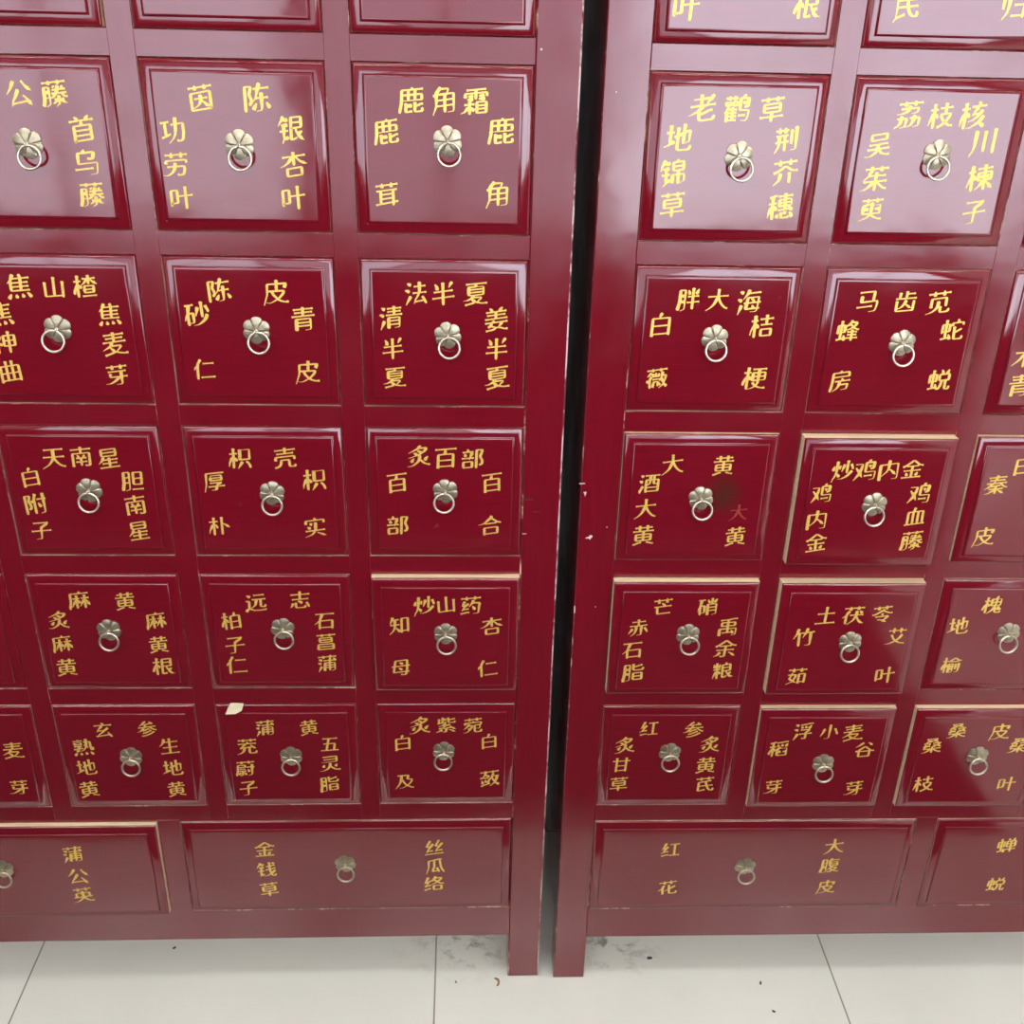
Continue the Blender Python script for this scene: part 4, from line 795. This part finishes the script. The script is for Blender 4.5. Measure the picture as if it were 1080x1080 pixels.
# ------------------------------------------------------------------ faded lettering and marks on single drawers
def part_of(cabinet, row_z, x):
    best = None
    for ch in cabinet.children:
        if ch.name.startswith('drawer'):
            d = abs(ch.location.x-x) + abs(ch.location.z-row_z)
            if best is None or d < best[0]: best = (d, ch)
    return best[1]

def blot_mat(name, col, a0, a1, sc):
    m, nt, N, L, P = new_mat(name)
    P.inputs['Base Color'].default_value = (*col, 1); P.inputs['Roughness'].default_value = 0.3
    g = noise(N, L, coords(N, L), sc, 4, 0.7)
    t = N.new('ShaderNodeTexGradient'); t.gradient_type = 'SPHERICAL'
    L.new(coords(N, L, 'Object', (1, 1, 1)), t.inputs[0])
    mu = N.new('ShaderNodeMath'); mu.operation = 'MULTIPLY'
    L.new(ramp(N, L, g, [(0.35, (a0,)*3), (0.65, (a1,)*3)]), mu.inputs[0]); L.new(t.outputs['Fac'], mu.inputs[1])
    L.new(mu.outputs[0], P.inputs['Alpha'])
    return m

def blot(name, parent, x, y, z, rx, rz, mat, n=28, seed=1, jag=0.15):
    r = random.Random(seed); v = []
    ph = [r.uniform(0, 6.28) for _ in range(4)]
    for i in range(n):
        a = 2*math.pi*i/n
        q = 1 + jag*(math.sin(2*a+ph[0])+math.sin(3*a+ph[1])*.7+math.sin(5*a+ph[2])*.6)
        v.append((q*math.cos(a), 0, q*math.sin(a)))
    o = obj(name, v, [tuple(range(n))], [mat], parent)
    o.location = (x, y, z); o.scale = (rx, 1, rz)
    return o

rhub = part_of(RIGHT, TOP1-2*PZ-DH/2, 0.0)
M_SMUDGE = blot_mat('brown_smudge', (0.075, 0.022, 0.008), 0.35, 0.85, 3.0)
blot('smudge', rhub, 0.036, -0.00712, 0.010, 0.030, 0.036, M_SMUDGE, seed=3, jag=0.07)
lettering([('大', 59, -17)], rhub, 'faded_character', M_FADED)

def post_of(cabinet, right):
    ps = [c for c in cabinet.children if c.name.startswith('corner_post')]
    return ps[1] if right else ps[0]

def chip(parent, pts, x, z, s, mat=None, name='scuff_mark', t=0.0003):
    """a small raised fleck lying on a post's front"""
    n = len(pts)
    v = [(x+a*s, -t, z+b*s) for a, b in pts] + [(x+a*s, 0.0004, z+b*s) for a, b in pts]
    f = [tuple(range(n))] + [(i, n+i, n+(i+1) % n, (i+1) % n) for i in range(n)]
    return obj(name, v, f, [mat or M_CHIP], parent)

chip(post_of(RIGHT, False), [(-1, -0.2), (-0.5, -0.35), (0, -0.2), (0.4, -0.7), (0.55, -0.1), (1, 0.1), (0.9, 0.6), (0.3, 0.75), (0.1, 0.3), (-0.4, 0.1)], -0.1399, 0.8526, 0.0050, M_CHIP)
chip(post_of(RIGHT, False), [(-1, -0.18), (1, -0.1), (0.95, 0.12), (-0.9, 0.16)], -0.1532, 0.9335, 0.0040, M_CHIP)
chip(post_of(RIGHT, False), [(-0.6, 0.7), (0.5, 0.8), (0.3, -0.2), (0, -1), (-0.15, -0.1)], -0.1486, 0.9182, 0.0040, M_CHIP)
chip(post_of(RIGHT, False), [(-0.12, -1), (0.14, -0.9), (0.1, 1), (-0.14, 0.95)], -0.1537, 0.7379, 0.0060, M_CHIP)
chip(post_of(LEFT, True), [(-0.6, -0.3), (0.1, -0.6), (0.7, 0), (0.3, 0.6), (-0.4, 0.5)], 1.5152, 1.4605, 0.0022, M_CHIP)
chip(post_of(LEFT, True), [(-1, -0.18), (1, -0.1), (0.95, 0.12), (-0.9, 0.16)], 1.5133, 0.8535, 0.0030, M_CHIP)
chip(post_of(LEFT, True), [(-1, -0.18), (1, -0.1), (0.95, 0.12), (-0.9, 0.16)], 1.5290, 0.8867, 0.0040, M_DARKCHIP)
chip(post_of(LEFT, True), [(-1, -0.18), (1, -0.1), (0.95, 0.12), (-0.9, 0.16)], 1.5170, 0.9051, 0.0070, M_DARKCHIP)
chip(post_of(RIGHT, False), [(-0.6, -0.3), (0.1, -0.6), (0.7, 0), (0.3, 0.6), (-0.4, 0.5)], -0.1162, 0.8686, 0.0015, M_CHIP)
chip(post_of(RIGHT, False), [(-0.6, -0.3), (0.1, -0.6), (0.7, 0), (0.3, 0.6), (-0.4, 0.5)], -0.1398, 1.4206, 0.0012, M_CHIP)
chip(post_of(RIGHT, False), [(-0.6, -0.3), (0.1, -0.6), (0.7, 0), (0.3, 0.6), (-0.4, 0.5)], -0.1245, 0.7426, 0.0012, M_CHIP)

# ------------------------------------------------------------------ tape and crumbs
def flake(name, outline, bend, thick, loc, rot, mat, label, cat, group=None):
    """a thin scrap with thickness, curled along its length by bend radius"""
    n = len(outline); v = []
    for s in (0, 1):
        for (a, b) in outline:
            if bend:
                th = a/bend; rr = bend + s*thick
                v.append((math.sin(th)*rr, b, bend - math.cos(th)*rr))
            else:
                v.append((a, b, s*thick))
    f = [tuple(range(n-1, -1, -1)), tuple(range(n, 2*n))] + [(i, (i+1) % n, n+(i+1) % n, n+i) for i in range(n)]
    o = obj(name, v, f, [mat])
    o.location = loc; o.rotation_euler = rot
    return tag(o, label, cat, group)

flake('tape_scrap', [(-0.013,-0.009),(0.001,-0.0085),(0.010,-0.004),(0.013,0.007),(-0.006,0.008),(-0.010,0.0)], 0, 0.0004, (-0.3079, -0.0030, 0.5673), (math.radians(60), 0, math.radians(0)), M_TAPE, 'yellowed scrap of paper tape on the top edge of a lower drawer', 'tape')
flake('herb_curl', [(-0.0045,0.0075),(0.000,0.0078),(0.0038,0.0050),(0.0050,0.000),(0.0040,-0.0050),(0.0010,-0.0085),(-0.0008,-0.0080),(0.0012,-0.0040),(0.0018,0.000),(0.0010,0.0030),(-0.0012,0.0050)], 0, 0.0022, (0.0839, -0.0116, 0.0001), (0, 0, 0), M_HERB, 'curled brown dried herb bit on the floor by the left cabinet leg', 'herb scrap')
flake('crumb', [(-0.0050,-0.0015),(-0.0010,-0.0025),(0.0040,-0.0020),(0.0050,0.0005),(0.0010,0.0022),(-0.0035,0.0020)], 0, 0.0015, (0.3524, 0.0339, 0.0001), (0, 0, 0.00), M_CRUMB, 'dark crumb on the pale floor just right of the cabinet leg', 'crumb', 'crumbs on the floor')
flake('crumb', [(-0.0035,-0.0011),(-0.0007,-0.0018),(0.0028,-0.0014),(0.0035,0.0004),(0.0007,0.0016),(-0.0024,0.0014)], 0, 0.0015, (0.5348, -0.0224, 0.0001), (0, 0, 1.30), M_CRUMB, 'small dark speck on the floor under the wide right drawer', 'crumb', 'crumbs on the floor')
flake('crumb', [(-0.0030,-0.0009),(-0.0006,-0.0015),(0.0024,-0.0012),(0.0030,0.0003),(0.0006,0.0014),(-0.0021,0.0012)], 0, 0.0015, (0.5430, -0.0792, 0.0001), (0, 0, 2.60), M_CRUMB, 'faint grey speck nearest the bottom edge of the photo', 'crumb', 'crumbs on the floor')
flake('crumb', [(-0.0035,-0.0011),(-0.0007,-0.0018),(0.0028,-0.0014),(0.0035,0.0004),(0.0007,0.0016),(-0.0024,0.0014)], 0, 0.0015, (-0.4770, 0.0708, 0.0001), (0, 0, 3.90), M_CRUMB, 'tiny dark speck on the floor under the left cabinet', 'crumb', 'crumbs on the floor')
flake('crumb', [(-0.0022,-0.0007),(-0.0004,-0.0011),(0.0018,-0.0009),(0.0022,0.0002),(0.0004,0.0010),(-0.0015,0.0009)], 0, 0.0015, (0.0146, -0.0103, 0.0001), (0, 0, 5.20), M_CRUMB, 'tiny crumb left of the curled brown herb bit', 'crumb', 'crumbs on the floor')
